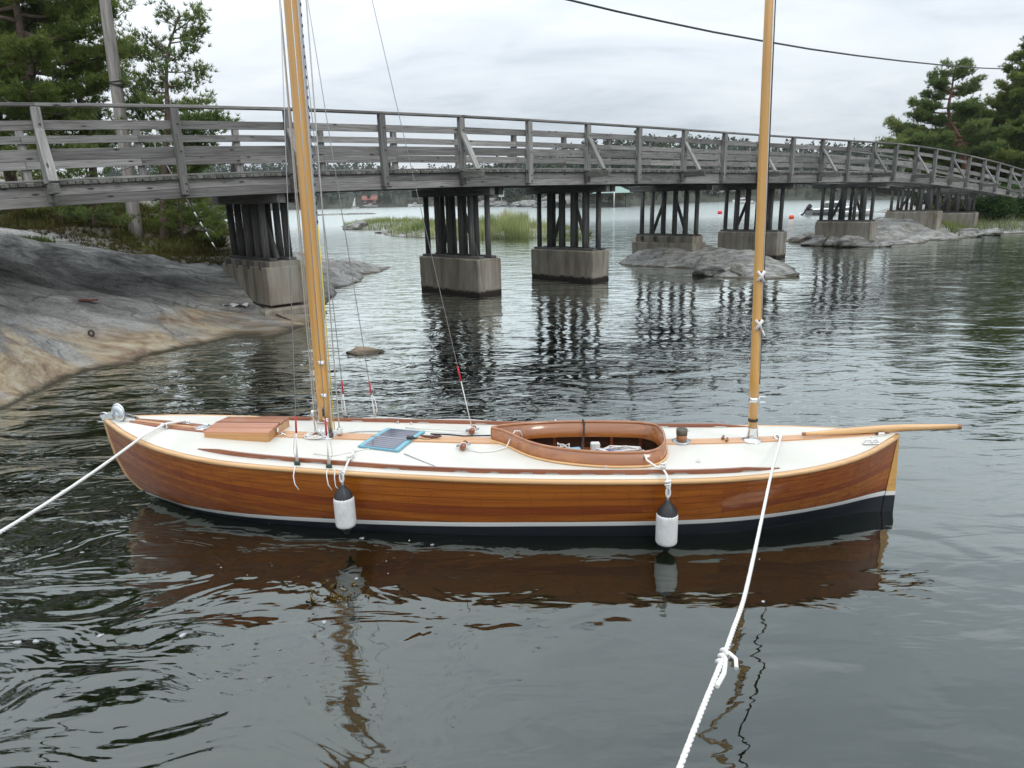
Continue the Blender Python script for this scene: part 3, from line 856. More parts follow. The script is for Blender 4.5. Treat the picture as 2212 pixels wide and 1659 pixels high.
def far_trees(n, seed, ulo, uhi, tlo, thi, hlo, hhi, quads=64):
    rs = np.random.RandomState(seed)
    u = rs.uniform(ulo, uhi, n); t = rs.uniform(tlo, thi, n) ** 1.0
    X, Y = far_xy(u, t); Z = far_z(u, t) - .4
    V, Tn = [], []
    for i in range(n):
        H = hlo + (hhi - hlo) * rs.rand() ** 1.6; pine_like = rs.rand() < .5
        h = rs.beta(1.3, 1.6, quads) if not pine_like else .30 + .7 * rs.beta(1.6, 1.4, quads)
        R = H * (.17 if not pine_like else .22)
        prof = (1 - h) ** .8 + .06 if not pine_like else np.sqrt(np.clip(1 - ((h - .66) / .40) ** 2, .02, 1))
        a = rs.uniform(0, 6.283, quads); r = R * prof * np.sqrt(rs.uniform(.1, 1, quads))
        c = np.stack([X[i] + r * np.cos(a), Y[i] + r * np.sin(a), Z[i] + h * H], -1)
        s = H * rs.uniform(.035, .075, (quads, 1))
        d1 = rs.normal(size=(quads, 3)); d1[:, 2] *= .5; d1 /= np.linalg.norm(d1, axis=1)[:, None]
        d2 = np.cross(d1, rs.normal(size=(quads, 3))); d2 /= np.linalg.norm(d2, axis=1)[:, None]
        V.append(np.stack([c - d1 * s, c - d2 * s * .8, c + d1 * s, c + d2 * s * .8], 1).reshape(-1, 3))
        tb = rs.uniform(.15, .75)
        Tn.append(np.repeat(np.clip(tb + rs.uniform(-.25, .25, quads), 0, 1), 4))
    return np.concatenate(V), np.concatenate(Tn)


for nm, args, lb in [('far_forest', (1100, 1, 250, 1045, .03, 1.0, 6, 15, 60), 'hazy'), ('far_forest', (1500, 2, 1000, 1960, .04, 1.0, 5, 14, 64), ''), ('far_forest', (160, 3, 1960, 2500, .05, 1.0, 7, 11, 50), '')]:
    V, Tn = far_trees(*args)
    tag(link(bpy.data.objects.new(nm, tri_mesh(nm, V, Tn, M_FAR, quads=True))), kind='stuff')
# scrub along the far waterline
V, Tn = far_trees(420, 5, 480, 1960, .012, .10, 2.2, 4.5, 40)
tag(link(bpy.data.objects.new('far_scrub', tri_mesh('far_scrub', V, Tn, M_HEATH, quads=True))), kind='stuff')

# thin damp air: far shores fade a little
m, n_, l_, b_ = new_mat('haze')
n_.remove(b_)
pv_ = nd(n_, 'ShaderNodeVolumePrincipled')
pv_.inputs['Color'].default_value = (.86, .90, .95, 1)
pv_.inputs['Density'].default_value = HAZE
pv_.inputs['Anisotropy'].default_value = .2
l_(pv_.outputs[0], n_['Material Output'].inputs['Volume'])
g = G()
g.box((0, 1700, 21.6), (5400, 3800, 50.4))
tag(g.build('haze', m), kind='stuff')


# ------------------------------------------------------------------ footbridge
BP = [(-8.446, 13.163, 3.222), (-6.641, 14.609, 3.332), (-4.836, 16.054, 3.413), (-3.029, 17.497, 3.460), (-1.22, 18.938, 3.501), (0.589, 20.378, 3.521), (2.4, 21.816, 3.535),
      (4.212, 23.253, 3.543), (6.025, 24.688, 3.544), (7.84, 26.121, 3.542), (9.655, 27.553, 3.54), (11.472, 28.983, 3.54), (13.29, 30.412, 3.542), (15.11, 31.839, 3.546),
      (16.93, 33.265, 3.552), (18.752, 34.689, 3.548), (20.575, 36.111, 3.499), (22.4, 37.532, 3.418), (24.225, 38.951, 3.294), (26.052, 40.369, 3.154), (27.88, 41.785, 3.001),
      (29.709, 43.2, 2.838), (31.54, 44.613, 2.644), (33.372, 46.024, 2.442)]
BP = [(-12.05, 10.26, 2.93), (-10.25, 11.715, 3.09)] + BP + [(35.2, 47.43, 2.23), (37.03, 48.84, 2.05), (38.9, 50.25, 1.95)]
BP = [Vector(p) for p in BP]
NB = len(BP)
OFF0 = 2                     # index of the first post that stands in the frame
RH, WID = 1.352, 3.35        # rail height over the deck edge, distance between the two railings
bridge = empty('footbridge', (BP[12].x, BP[12].y, 0), 0, 'long grey weathered timber footbridge on concrete piers behind the boat', 'bridge')
_cache = {}


def beam(name, p0, p1, w, h, mat, parent, up=Vector((0, 0, 1)), ch=.006, ext=0.0):
    """square timber from p0 to p1: w across, h along up, one cached mesh per size"""
    p0, p1 = Vector(p0), Vector(p1)
    d = p1 - p0
    Ln = d.length + 2 * ext
    x = d.normalized()
    z = (up - x * up.dot(x)).normalized()
    y = z.cross(x)
    key = (name, round(Ln, 2), w, h, mat.name)
    if key not in _cache:
        _cache[key] = G().box((0, 0, 0), (round(Ln, 3), w, h), ch=ch).mesh(name, mat)
    c = (p0 + p1) / 2
    M = Matrix(((x.x, y.x, z.x, c.x), (x.y, y.y, z.y, c.y), (x.z, y.z, z.z, c.z), (0, 0, 0, 1)))
    return link(bpy.data.objects.new(name, _cache[key]), parent, M)


def tan(i):
    d = BP[min(i + 1, NB - 1)] - BP[max(i - 1, 0)]
    return Vector((d.x, d.y, 0)).normalized()


UPV = Vector((0, 0, 1))
rs = random.Random(4)
for side in (0, 1):
    pts = []
    for i in range(NB):
        t = tan(i); nrm = Vector((-t.y, t.x, 0))
        pts.append(BP[i] + nrm * (WID if side else 0.0))
    for i in range(NB):
        t = tan(i); out = Vector((-t.y, t.x, 0)) * (1 if side else -1)
        braced = (i - OFF0) % 2 == 0
        b = pts[i]
        pw = .15
        foot = b + out * (.02 + pw / 2) - UPV * (.02 if braced else .375)
        lean = t * .0
        head = b + out * (.02 + pw / 2) + UPV * (RH - .075) + lean
        if braced:
            o1 = b + out * 1.0 - UPV * .028
            i1 = b - out * .55 - UPV * .028
            # the outrigger carries the post and the foot of its brace
            beam('outrigger', i1 - UPV * .115, o1 - UPV * .115, .10, .17, M_GREYD, bridge)
            beam('post', foot - UPV * .02, head, pw, pw, M_GREY, bridge, up=t)
            beam('brace', b + out * .78 + t * .0 - UPV * .03, b + out * (.02 + pw * .9) + UPV * (RH * .66), .075, .15, M_GREY, bridge, up=t)
            beam('post_stub', b + out * .10 - UPV * .13, b + out * .10 - UPV * .375, .13, .13, M_GREYD, bridge, up=t)
        else:
            beam('post', foot, head, pw, pw, M_GREY, bridge, up=t)
    if side == 0:
        for i in range(NB - 8):
            t = tan(i); out = Vector((t.y, -t.x, 0))
            f = pts[i] + out * (.02 + .15 + .004)
            zs_ = (RH * .725, RH * .345) if (i - OFF0) % 2 == 0 else (RH * .725, RH * .345, -.16, -.31)
            for q in zs_:
                c_ = f + UPV * q + t * .02
                Mb = Matrix(((t.x, out.x, 0, c_.x), (t.y, out.y, 0, c_.y), (0, 0, 1, c_.z), (0, 0, 0, 1)))
                if 'bolt' not in _cache: _cache['bolt'] = G().box((0, 0, 0), (.034, .012, .034), ch=.004).mesh('bolt', M_IRON)
                link(bpy.data.objects.new('bolt', _cache['bolt']), bridge, Mb)
    for i in range(NB - 1):
        a, b = pts[i], pts[i + 1]
        t = tan(i); out = Vector((-t.y, t.x, 0)) * (1 if side else -1)
        j = rs.uniform(-.006, .006)
        dn = UPV
        beam('handrail', a + out * .06 + UPV * (RH - .035), b + out * .06 + UPV * (RH - .035), .20, .055, M_GREY, bridge, ext=.004)
        beam('rail_board', a - out * .012 + UPV * (RH * .725 + j), b - out * .012 + UPV * (RH * .725 + j), .045, .165, M_GREY, bridge, ext=-.002)
        beam('rail_board', a - out * .012 + UPV * (RH * .345 - j), b - out * .012 + UPV * (RH * .345 + j), .045, .205, M_GREY, bridge, ext=-.002)
        beam('kerb_board', a - out * .03 + UPV * .022, b - out * .03 + UPV * .022, .11, .04, M_GREY, bridge, ext=-.003)
        beam('edge_beam', a - out * .05 - UPV * .165, b - out * .05 - UPV * .165, .10, .18, M_GREY, bridge, ext=-.003)
        beam('edge_beam', a - out * .047 - UPV * .348, b - out * .047 - UPV * .348, .105, .18, M_GREY, bridge, ext=-.003)
    # inner joists, hidden in the dark under the deck
for off_n in (.9, 1.7, 2.5):
    for i in range(NB - 1):
        t = tan(i); nrm = Vector((-t.y, t.x, 0))
        beam('joist', BP[i] + nrm * off_n - UPV * .25, BP[i + 1] + nrm * off_n - UPV * .25, .12, .33, M_PILE, bridge)

# deck planks, each its own board
plank_me = [G().box((0, 0, 0), (WID + .14 + d, .118, .068), ch=.008).mesh('deck_plank', M_GREYD) for d in (-.02, 0, .02, .035)]
n_plank = 0
rest = G()
s = 0.0
for i in range(NB - 1):
    a, b = BP[i], BP[i + 1]
    Ls = (b - a).length
    while s < Ls:
        p = a.lerp(b, s / Ls)
        t = (b - a).normalized(); nrm = Vector((-t.y, t.x, 0)).normalized(); upl = t.cross(nrm) * -1
        upl = nrm.cross(t) * -1
        upl = t.cross(nrm)
        c = p + nrm * (WID / 2 + rs.uniform(-.008, .008)) - UPV * (.036 + rs.uniform(0, .008))
        M = Matrix(((nrm.x, -t.x, upl.x, c.x), (nrm.y, -t.y, upl.y, c.y), (nrm.z, -t.z, upl.z, c.z), (0, 0, 0, 1)))
        if n_plank < 298:
            link(bpy.data.objects.new('deck_plank', plank_me[rs.randrange(4)]), bridge, M)
        else:
            rest.box((0, 0, 0), (WID + .14, .118, .068), M=M, ch=.008)
        n_plank += 1
        s += .128
    s -= Ls
tag(rest.build('deck_boards', M_GREYD, bridge), kind='stuff')

# piers
AX = Vector((-.70, .714, 0)).normalized()      # along a pier, away from the camera
pier_specs = [  # post index, height of the concrete top, bottom, style
    (OFF0 + 2, 1.42, -.6, 'stepped', -.2), (OFF0 + 4, 1.06, -1.2, 'plain', 1.15), (OFF0 + 6, 1.0, -1.2, 'plain', 1.15), (OFF0 + 8, 1.12, -.6, 'stepped4', 3.0),
    (OFF0 + 10, 1.10, -1.0, 'plain', 3.0), (OFF0 + 14, 1.22, -.4, 'plain', 2.2), (OFF0 + 17, 1.5, .0, 'plain', 3.2), (OFF0 + 20, 1.25, .0, 'low', 1.8)]
PB = Matrix(((AX.x, 0, 0, 0), (AX.y, 0, 0, 0), (0, 0, 1, 0), (0, 0, 0, 1)))


def worn(o, seed):
    """cast concrete with knocked edges and slightly wavy faces"""
    bm = bmesh.new(); bm.from_mesh(o.data)
    bmesh.ops.subdivide_edges(bm, edges=[e for e in bm.edges if e.calc_length() > .12], cuts=15, use_grid_fill=True)
    co = np.array([v.co for v in bm.verts])
    lo, hi = co.min(0), co.max(0)
    a = fbm(co[:, 0] * 2.2 + seed, co[:, 1] * 2.2 + co[:, 2] * 2.5, 4)
    b_ = fbm(co[:, 0] * 7 + seed * 3, co[:, 1] * 7 + co[:, 2] * 8, 3)
    for v, p, q, k in zip(bm.verts, co, a, b_):
        near = sorted([abs(p[0] - lo[0]), abs(p[0] - hi[0])])[0], sorted([abs(p[1] - lo[1]), abs(p[1] - hi[1])])[0], abs(p[2] - hi[2])
        edge = sum(1 for t_ in near if t_ < .05) >= 2
        c_ = Vector((p[0], p[1], 0)); c_ = c_.normalized() if c_.length > 0 else c_
        v.co -= c_ * (.010 * float(q) + (max(0.0, float(k) - .05) * .10 if edge else 0))
        if edge and near[2] < .05: v.co.z -= max(0.0, float(k)) * .05
    bm.to_mesh(o.data); bm.free()
    return o


for (pi, zt, zb, style, sh_) in pier_specs:
    t = tan(pi); nrm = Vector((-t.y, t.x, 0))
    c = BP[pi] + t * sh_ + nrm * (2.85 if style == 'stepped4' else 1.95)
    y = UPV.cross(AX)
    M = Matrix(((AX.x, y.x, 0, c.x), (AX.y, y.y, 0, c.y), (0, 0, 1, 0), (0, 0, 0, 1)))
    g = G()
    Lp, Wp = (2.45 if style == 'stepped' else 2.8), .92
    if style == 'stepped':
        g.box((0, 0, (zt + .42) / 2 - .08), (Lp + .1, Wp + .1, zt - .52), ch=.02)
        g.box((-.05, 0, zt - .09), (Lp - .1, Wp - .12, .18), ch=.015)
        g.box((-.45, 0, .02), (1.9, Wp + .5, .62), ch=.05)
    elif style == 'stepped4':
        g.box((0, 0, (zt - .26 + zb) / 2), (Lp + .12, Wp + .1, zt - .26 - zb), ch=.02)
        g.box((0, 0, zt - .13), (Lp - .08, Wp - .1, .27), ch=.015)
    else:
        g.box((0, 0, (zt + zb) / 2), (Lp, Wp, zt - zb), ch=.03)
    pier = worn(g.build('pier', M_CONC, bridge, M), pi)
    deckz = BP[pi].z - .44
    capz = deckz - .11
    for sy in (-.24, .24):
        a = M @ Vector((-Lp / 2 + .08, sy, zt + .035)); b = M @ Vector((Lp / 2 - .05, sy, zt + .035))
        beam('sill', a, b, .2, .07, M_PILE, pier)
        a = M @ Vector((-1.85 if sy > 0 else -1.7, sy, capz)); b = M @ Vector((1.75, sy, capz))
        beam('cap_beam', a, b, .19, .21, M_PILE, pier)
        # round piles under each cap
        for k, sx in enumerate((-1.06, -.55, -.02, .5, 1.02)):
            sx2 = sx * (Lp / 2.8) + (.14 if sy > 0 else -.06) + rs.uniform(-.04, .04)
            hgt = capz - .105 - (zt + .07)
            if hgt < .15: continue
            r0 = .080 + .012 * rs.random()
            kk = ('pile', round(hgt, 2), round(r0, 3))
            if kk not in _cache:
                gg = G()
                gg.tube([(-hgt / 2, 0, 0), (0, 0.004, 0), (hgt / 2, 0, 0)], [r0 * 1.05, r0, r0 * .97], seg=10)
                _cache[kk] = gg.mesh('pile', M_PILE)
            Mp = M @ Matrix.Translation((sx2, sy, zt + .07 + hgt / 2)) @ Matrix.Rotation(-math.pi / 2, 4, 'Y')
            link(bpy.data.objects.new('pile', _cache[kk]), pier, Mp)
    hg = capz - .105 - zt
    if hg > .6:
        for (x0, x1) in ((-.85, -.25), (.8, .2)):
            gg = G()
            p0 = Vector((x0, 0, zt + .02)); p1 = Vector((x1, .0, zt + .02 + hg * .86))
            Ln = (p1 - p0).length
            kk = ('pile_brace', round(Ln, 2))
            if kk not in _cache:
                _cache[kk] = G().tube([(-Ln / 2, 0, 0), (Ln / 2, 0, 0)], [.072, .066], seg=9).mesh('pile_brace', M_PILE)
            x = (p1 - p0).normalized(); yy = Vector((0, 1, 0)); zz = x.cross(yy)
            Mb = Matrix(((x.x, yy.x, zz.x, (p0.x + p1.x) / 2), (x.y, yy.y, zz.y, 0), (x.z, yy.z, zz.z, (p0.z + p1.z) / 2), (0, 0, 0, 1)))
            link(bpy.data.objects.new('pile_brace', _cache[kk]), pier, M @ Mb)
    if style.startswith('stepped'):
        for sx in (-.95, -.3, .35, 1.0):
            beam('sill_block', M @ Vector((sx, .46, zt - .2)), M @ Vector((sx, .46, zt)), .12, .09, M_PILE, pier, up=AX)


# ------------------------------------------------------------------ sailing canoe
BM = Matrix.Translation((-.0656, 5.7637, 0)) @ Matrix.Rotation(math.radians(-5.337), 4, 'Z')
boat = bpy.data.objects.new('sailboat', None)
link(boat, None, BM)
tag(boat, 'varnished wooden two masted sailboat with cream deck, moored in front of the bridge', 'sailboat')
bS = np.array([-3.768, -3.413, -3.058, -2.704, -2.349, -1.994, -1.639, -1.284, -.93, -.575, -.22, .135, .49, .845, 1.199, 1.554, 1.909, 2.264, 2.619, 2.974, 3.328])
bB = np.array([.012, .257, .434, .540, .605, .640, .661, .677, .691, .703, .711, .712, .709, .7, .687, .667, .634, .577, .478, .305, .02])
bZ = np.array([.79, .732, .678, .635, .604, .584, .569, .556, .543, .533, .524, .519, .516, .515, .516, .52, .531, .551, .58, .62, .672])
wS = np.array([-3.365, -3.1, -2.787, -2.213, -1.504, -.795, -.2, .36, .87, 1.25, 1.626, 1.9, 2.164, 2.45, 2.748, 3.055, 3.27])
wB = np.array([.012, .135, .28, .434, .529, .584, .601, .585, .568, .548, .512, .462, .388, .285, .168, .052, .016])
stZ = np.array([-.4, -.15, 0, .094, .236, .429, .661, .85]); stX = np.array([-2.6, -3.02, -3.365, -3.518, -3.643, -3.715, -3.755, -3.775])
SS0, SS1 = -3.768, 3.328


def smooth_interp(x, X, Y):
    """Catmull-Rom through the stations"""
    i = int(np.clip(np.searchsorted(X, x) - 1, 0, len(X) - 2))
    h = X[i + 1] - X[i]
    t = (x - X[i]) / h
    m = lambda k: (Y[min(k + 1, len(X) - 1)] - Y[max(k - 1, 0)]) / (X[min(k + 1, len(X) - 1)] - X[max(k - 1, 0)])
    return (2 * t**3 - 3 * t**2 + 1) * Y[i] + (t**3 - 2 * t**2 + t) * h * m(i) + (-2 * t**3 + 3 * t**2) * Y[i + 1] + (t**3 - t**2) * h * m(i + 1)


def sheer(sig):
    s = SS0 + (SS1 - SS0) * sig
    return s, max(.008, smooth_interp(s, bS, bB)), smooth_interp(s, bS, bZ)


def b_at(s):
    return max(.008, smooth_interp(float(np.clip(s, SS0, SS1)), bS, bB))


def z_at(s):
    return smooth_interp(float(np.clip(s, SS0, SS1)), bS, bZ)


def deck_z(s, y):
    b = max(b_at(s), .02)
    return z_at(s) + .033 + .05 * min(1, b / .7) * max(0, 1 - (y / b) ** 2)


def s_of(sig, z):
    a = np.interp(z, stZ, stX)
    e = 3.27 + .085 * np.clip(z, -.3, .75)
    return a + (e - a) * sig


def section(sig):
    """points from sheer down to the keel: list of (s, y, z)"""
    _, b, zs = sheer(sig)
    sw = s_of(sig, 0)
    bw = max(.010, smooth_interp(float(np.clip(sw, wS[0], wS[-1])), wS, wB))
    c = bw + (b - bw) * .80
    P = []
    for k in range(41):
        u = k / 40
        y = (1 - u)**2 * b + 2 * u * (1 - u) * c + u * u * bw
        z = (1 - u)**2 * zs + 2 * u * (1 - u) * zs * .46 + 0
        P.append((y, z))
    for k in range(1, 9):
        u = k / 8
        y = (1 - u)**2 * bw + 2 * u * (1 - u) * bw * .92 + u * u * (.12 * bw + .01)
        z = -(2 * u * (1 - u) * .17 + u * u * .34)
        P.append((y, z))
    return P


NSIG = 84
SIG = (1 - np.cos(np.linspace(0, math.pi, NSIG))) / 2
SIG = .35 * SIG + .65 * np.linspace(0, 1, NSIG)
SECT = [np.array(section(q)) for q in SIG]
SHEER_Z = np.array([sec[0, 1] for sec in SECT])


def stripe_z(s):
    return .1 + .0165 * s


def hull_point(k, z):
    """point of the port side on station k at height z"""
    sec = SECT[k]
    y = np.interp(-z, -sec[:, 1], sec[:, 0])
    return float(s_of(SIG[k], z)), float(y), float(z)


# z of the top and bottom of the white stripe at every station
ZT, ZBt = [], []
for k in range(NSIG):
    s_ = s_of(SIG[k], .12)
    ZBt.append(stripe_z(s_)); ZT.append(stripe_z(s_) + .043)


def strip(name, f_of, mat, parent, ks, cols=3, bulge=.0, sides=(-1, 1)):
    """a band of the hull side; f_of(k) -> (z upper, z lower)"""
    out = []
    for sd in sides:
        g = G(); V, F = [], []
        for k in ks:
            zu, zl = f_of(k)
            for c in range(cols + 1):
                u = c / cols
                z = zu + (zl - zu) * u
                s, y, z = hull_point(k, z)
                y += bulge * (1 if 0 < c < cols else -.0)
                V.append((s, sd * y, z))
        w = cols + 1
        for a in range(len(ks) - 1):
            for c in range(cols):
                q = (a * w + c, (a + 1) * w + c, (a + 1) * w + c + 1, a * w + c + 1)
                F.append(q if sd < 0 else q[::-1])
        g.add(V, F, 0, True)
        out.append(g.build(name, mat, parent, WM[parent.name]))
    return out


# planks: strakes keep their width, the lower ones run out on the stripe
gl_sig = np.clip(SIG, 0, 1)
GF = np.interp(gl_sig, [0, .12, .30, .5, .68, .85, 1], [.30, .46, .80, 1.0, .93, .70, .52])
rs = random.Random(11)
df = .205
kk_all = list(range(NSIG))
for i in range(16):
    f0, f1 = i * df, (i + 1) * df

    def fz(k, f0=f0, f1=f1):
        a = min(1, f0 * GF[k]); b = min(1, f1 * GF[k])
        top, bot = SHEER_Z[k] + .002, ZT[k]
        zu, zl = top + (bot - top) * a, top + (bot - top) * b
        gap = min(.0015, (zu - zl) * .3)
        return zu - gap, zl + gap
    ok = [k for k in kk_all if f0 * GF[k] < .985]
    runs, cur = [], []
    for k in kk_all:
        if k in ok: cur.append(k)
        elif cur: runs.append(cur); cur = []
    if cur: runs.append(cur)
    for run in runs:
        if len(run) < 3: continue
        if len(run) > 40:
            cut = run[int(len(run) * rs.choice([.3, .42, .55, .66, .74]))]
            parts = [[k for k in run if k <= cut], [k for k in run if k >= cut]]
        else:
            parts = [run]
        for pr_ in parts:
            strip('hull_plank', fz, M_PLANK, boat, pr_)
strip('boot_stripe', lambda k: (ZT[k], ZBt[k]), M_WHITE, boat, kk_all, 2, .0015)
# bottom paint
for sd in (-1, 1):
    g = G(); V, F = [], []
    for k in kk_all:
        zl = np.linspace(ZBt[k], -.335, 12)
        for z in zl:
            s, y, z = hull_point(k, z); V.append((s, sd * y, z))
    for a in range(NSIG - 1):
        for c in range(11):
            q = (a * 12 + c, (a + 1) * 12 + c, (a + 1) * 12 + c + 1, a * 12 + c + 1); F.append(q if sd < 0 else q[::-1])
    g.add(V, F, 0, True); g.build('hull_bottom', M_NAVY, boat, BM)
# dark skin behind the plank seams
g = G()
for sd in (-1, 1):
    V, F = [], []
    for k in kk_all:
        for c in range(6):
            z = SHEER_Z[k] + (ZT[k] - SHEER_Z[k]) * c / 5
            s, y, z = hull_point(k, z); V.append((s, sd * (y - .006), z))
    for a in range(NSIG - 1):
        for c in range(5):
            q = (a * 6 + c, (a + 1) * 6 + c, (a + 1) * 6 + c + 1, a * 6 + c + 1); F.append(q if sd < 0 else q[::-1])
    g.add(V, F, 0, True)
g.build('inner_skin', M_DARKW, boat, BM)
# wooden plugs over the fastenings
g = G()
rs = random.Random(5)
for k in range(6, NSIG - 5, 2):
    for i in range(14):
        if rs.random() < .15: continue
        for fo in (.28, .72):
            f = (i + fo) * df * GF[k]
            if f > .96: continue
            z = SHEER_Z[k] + (ZT[k] - SHEER_Z[k]) * f
            s, y, z = hull_point(k, z)
            s += rs.uniform(-.012, .012)
            for sd in (-1, 1):
                pts = [(s + .0042 * math.cos(a), sd * (y + .0042), z + .0042 * math.sin(a)) for a in np.linspace(0, 5.236, 6)]
                g.add(pts, [tuple(range(6)) if sd < 0 else tuple(range(6))[::-1]])
tag(g.build('plank_plugs', plain('dark_plugs', (.06, .02, .008), .5), boat, BM), kind='stuff')


def sweep(path, prof, closed_prof=True):
    """path: list of (point, out vector, up vector); prof: (o, u) offsets"""
    g = G(); V, F = [], []
    m = len(prof)
    for p, o_, u_ in path:
        for a, b in prof:
            V.append(p + o_ * a + u_ * b)
    for i in range(len(path) - 1):
        for k in range(m):
            j = (k + 1) % m
            F.append((i * m + k, (i + 1) * m + k, (i + 1) * m + j, i * m + j))
    F.append(tuple(range(m))); F.append(tuple((len(path) - 1) * m + k for k in range(m))[::-1])
    return V, F


UP = Vector((0, 0, 1))


def sheer_path(sd, s0, s1, inset=0.0, dzf=None, n=90):
    P = []
    for q in np.linspace(s0, s1, n):
        e = .004
        b0, b1 = b_at(q - e) , b_at(q + e)
        tv = Vector((2 * e, sd * (b1 - b0), 0)).normalized()
        out = Vector((-tv.y, tv.x, 0)) * sd
        if out.y * sd < 0: out = -out
        ins = inset(q) if callable(inset) else inset
        y = sd * (b_at(q) - ins)
        z = dzf(q, y) if dzf else z_at(q)
        P.append((Vector((q, y, z)), out, UP))
    return P


hr = [(.020 * math.cos(a), .017 + .021 * math.sin(a)) for a in np.linspace(-1.5, 1.5, 8)] + [(-.02, .038), (-.02, -.004)]
for sd in (-1, 1):
    V, F = sweep(sheer_path(sd, SS0 + .002, SS1 - .004), hr)
    if sd > 0: F = [f[::-1] for f in F]
    g = G(); g.add(V, F, 0, True); g.build('rub_rail', M_ASH, boat, BM)

# cockpit outline (deck level), smoothed
CO = [(-.13, .052), (.0, -.045), (.22, -.275), (.446, -.393), (.786, -.462), (1.08, -.465), (1.25, -.425), (1.345, -.30), (1.372, -.12), (1.368, .06), (1.325, .235), (1.20, .335), (.95, .362), (.70, .360), (.45, .335), (.22, .275), (.0, .155)]


def smooth_loop(P, n):
    P = [Vector((a, b)) for a, b in P]
    m = len(P); out = []
    for i in range(m):
        p0, p1, p2, p3 = P[i - 1], P[i], P[(i + 1) % m], P[(i + 2) % m]
        if i == 0: p0 = p1 - (p2 - p1) * .3
        if i == m - 1: p3 = p2 + (p2 - p1) * .3
        for k in range(n):
            t = k / n
            out.append(.5 * ((2 * p1) + (p2 - p0) * t + (2 * p0 - 5 * p1 + 4 * p2 - p3) * t * t + (3 * p1 - p0 - 3 * p2 + p3) * t**3))
    return out


COUT = smooth_loop(CO, 7)
cx, cy = np.array([p.x for p in COUT]), np.array([p.y for p in COUT])


def in_loop(x, y):
    x = np.asarray(x); y = np.asarray(y); r = np.zeros(x.shape, bool)
    j = len(cx) - 1
    for i in range(len(cx)):
        c = ((cy[i] > y) != (cy[j] > y)) & (x < (cx[j] - cx[i]) * (y - cy[i]) / (cy[j] - cy[i] + 1e-12) + cx[i])
        r ^= c; j = i
    return r


# deck
ns, ne = 380, 80
sv = np.linspace(SS0 + .01, SS1 - .01, ns)
bb = np.array([b_at(q) for q in sv]); zz = np.array([z_at(q) for q in sv])
eta = np.linspace(-1, 1, ne)
DX = np.repeat(sv[None], ne, 0); DY = eta[:, None] * (bb[None] - .004)
DZ = zz[None] + .033 + .05 * np.minimum(1, bb / .7)[None] * (1 - eta[:, None] ** 2)
mx_, my_ = (DX[:-1, :-1] + DX[1:, 1:]) / 2, (DY[:-1, :-1] + DY[1:, 1:]) / 2
link(bpy.data.objects.new('deck', grid_mesh('deck', DX, DY, DZ, M_DECK, keep=~in_loop(mx_, my_))), boat, BM)


def king(s0, s1, y0, hw, n=40):
    g = G(); V, F = [], []
    for q in np.linspace(s0, s1, n):
        yc = y0(q)
        for yy, dz_ in ((-hw, 0), (-hw, .011), (0, .012), (hw, .011), (hw, 0)):
            V.append((q, yc + yy, deck_z(q, yc + yy) + dz_))
    for a in range(n - 1):
        for c in range(4):
            F.append((a * 5 + c, (a + 1) * 5 + c, (a + 1) * 5 + c + 1, a * 5 + c + 1)[::-1])
    F.append((0, 1, 2, 3, 4)); F.append(tuple((n - 1) * 5 + k for k in range(5))[::-1])
    g.add(V, F)
    return g


kyc = lambda q: .012 + .014 * (q + 1.5)
for a, b in ((-2.1, -.06), (1.385, 3.16)):
    for o_ in (-.038, .038):
        king(a, b, lambda q, o_=o_: kyc(q) + o_ * (1 if b < 2 else .8), .0365 if b < 2 else .03).build('king_plank', M_KING, boat, BM)
for o_ in (-.045, .0, .045):
    king(-3.50, -2.72, lambda q, o_=o_: o_ * (1.5 if q > -3.2 else .6 + (q + 3.5) * 3) * 1.0, .02, 14).build('king_plank', M_MAHOG if o_ else M_KING, boat, BM)

# toe rails with scupper notches
inset = lambda q: float(np.interp(q, [-2.65, -1.64, -.75, .1, 1.27, 2.22], [.13, .115, .095, .103, .10, .075]))
notch = [(-2.02, -1.86), (-1.60, -1.48), (-.95, -.80), (-.36, -.23), (-.10, .02), (.16, .28), (.38, .50), (.655, .77), (.91, 1.03), (1.17, 1.29), (1.41, 1.53), (1.93, 2.06)]
for sd in (-1, 1):
    g = G()
    n = 120
    P = []
    for (p, o_, u_) in sheer_path(sd, -2.64, 2.23, inset, deck_z, n):
        P.append((p, o_, u_))
    V, F = [], []
    for i, (p, o_, u_) in enumerate(P):
        q = p.x
        ends = min(1, (q + 2.64) / .22, (2.23 - q) / .28)
        ends = max(.08, ends) ** .7
        lowcut = 0.0
        for a, b in notch:
            if a < q < b: lowcut = .012
        w, h = .013 * (.4 + .6 * ends), .034 * ends
        for a, b in ((w, lowcut * ends), (w * .85, h), (-w * .85, h), (-w, lowcut * ends)):
            V.append(p + o_ * a + u_ * b)
    for i in range(n - 1):
        for k in range(4):
            j = (k + 1) % 4
            F.append((i * 4 + k, i * 4 + j, (i + 1) * 4 + j, (i + 1) * 4 + k)[::(1 if sd < 0 else -1)])
    F.append((0, 1, 2, 3)); F.append(tuple((n - 1) * 4 + k for k in range(4))[::-1])
    g.add(V, F); g.build('toe_rail', M_MAHOG, boat, BM)

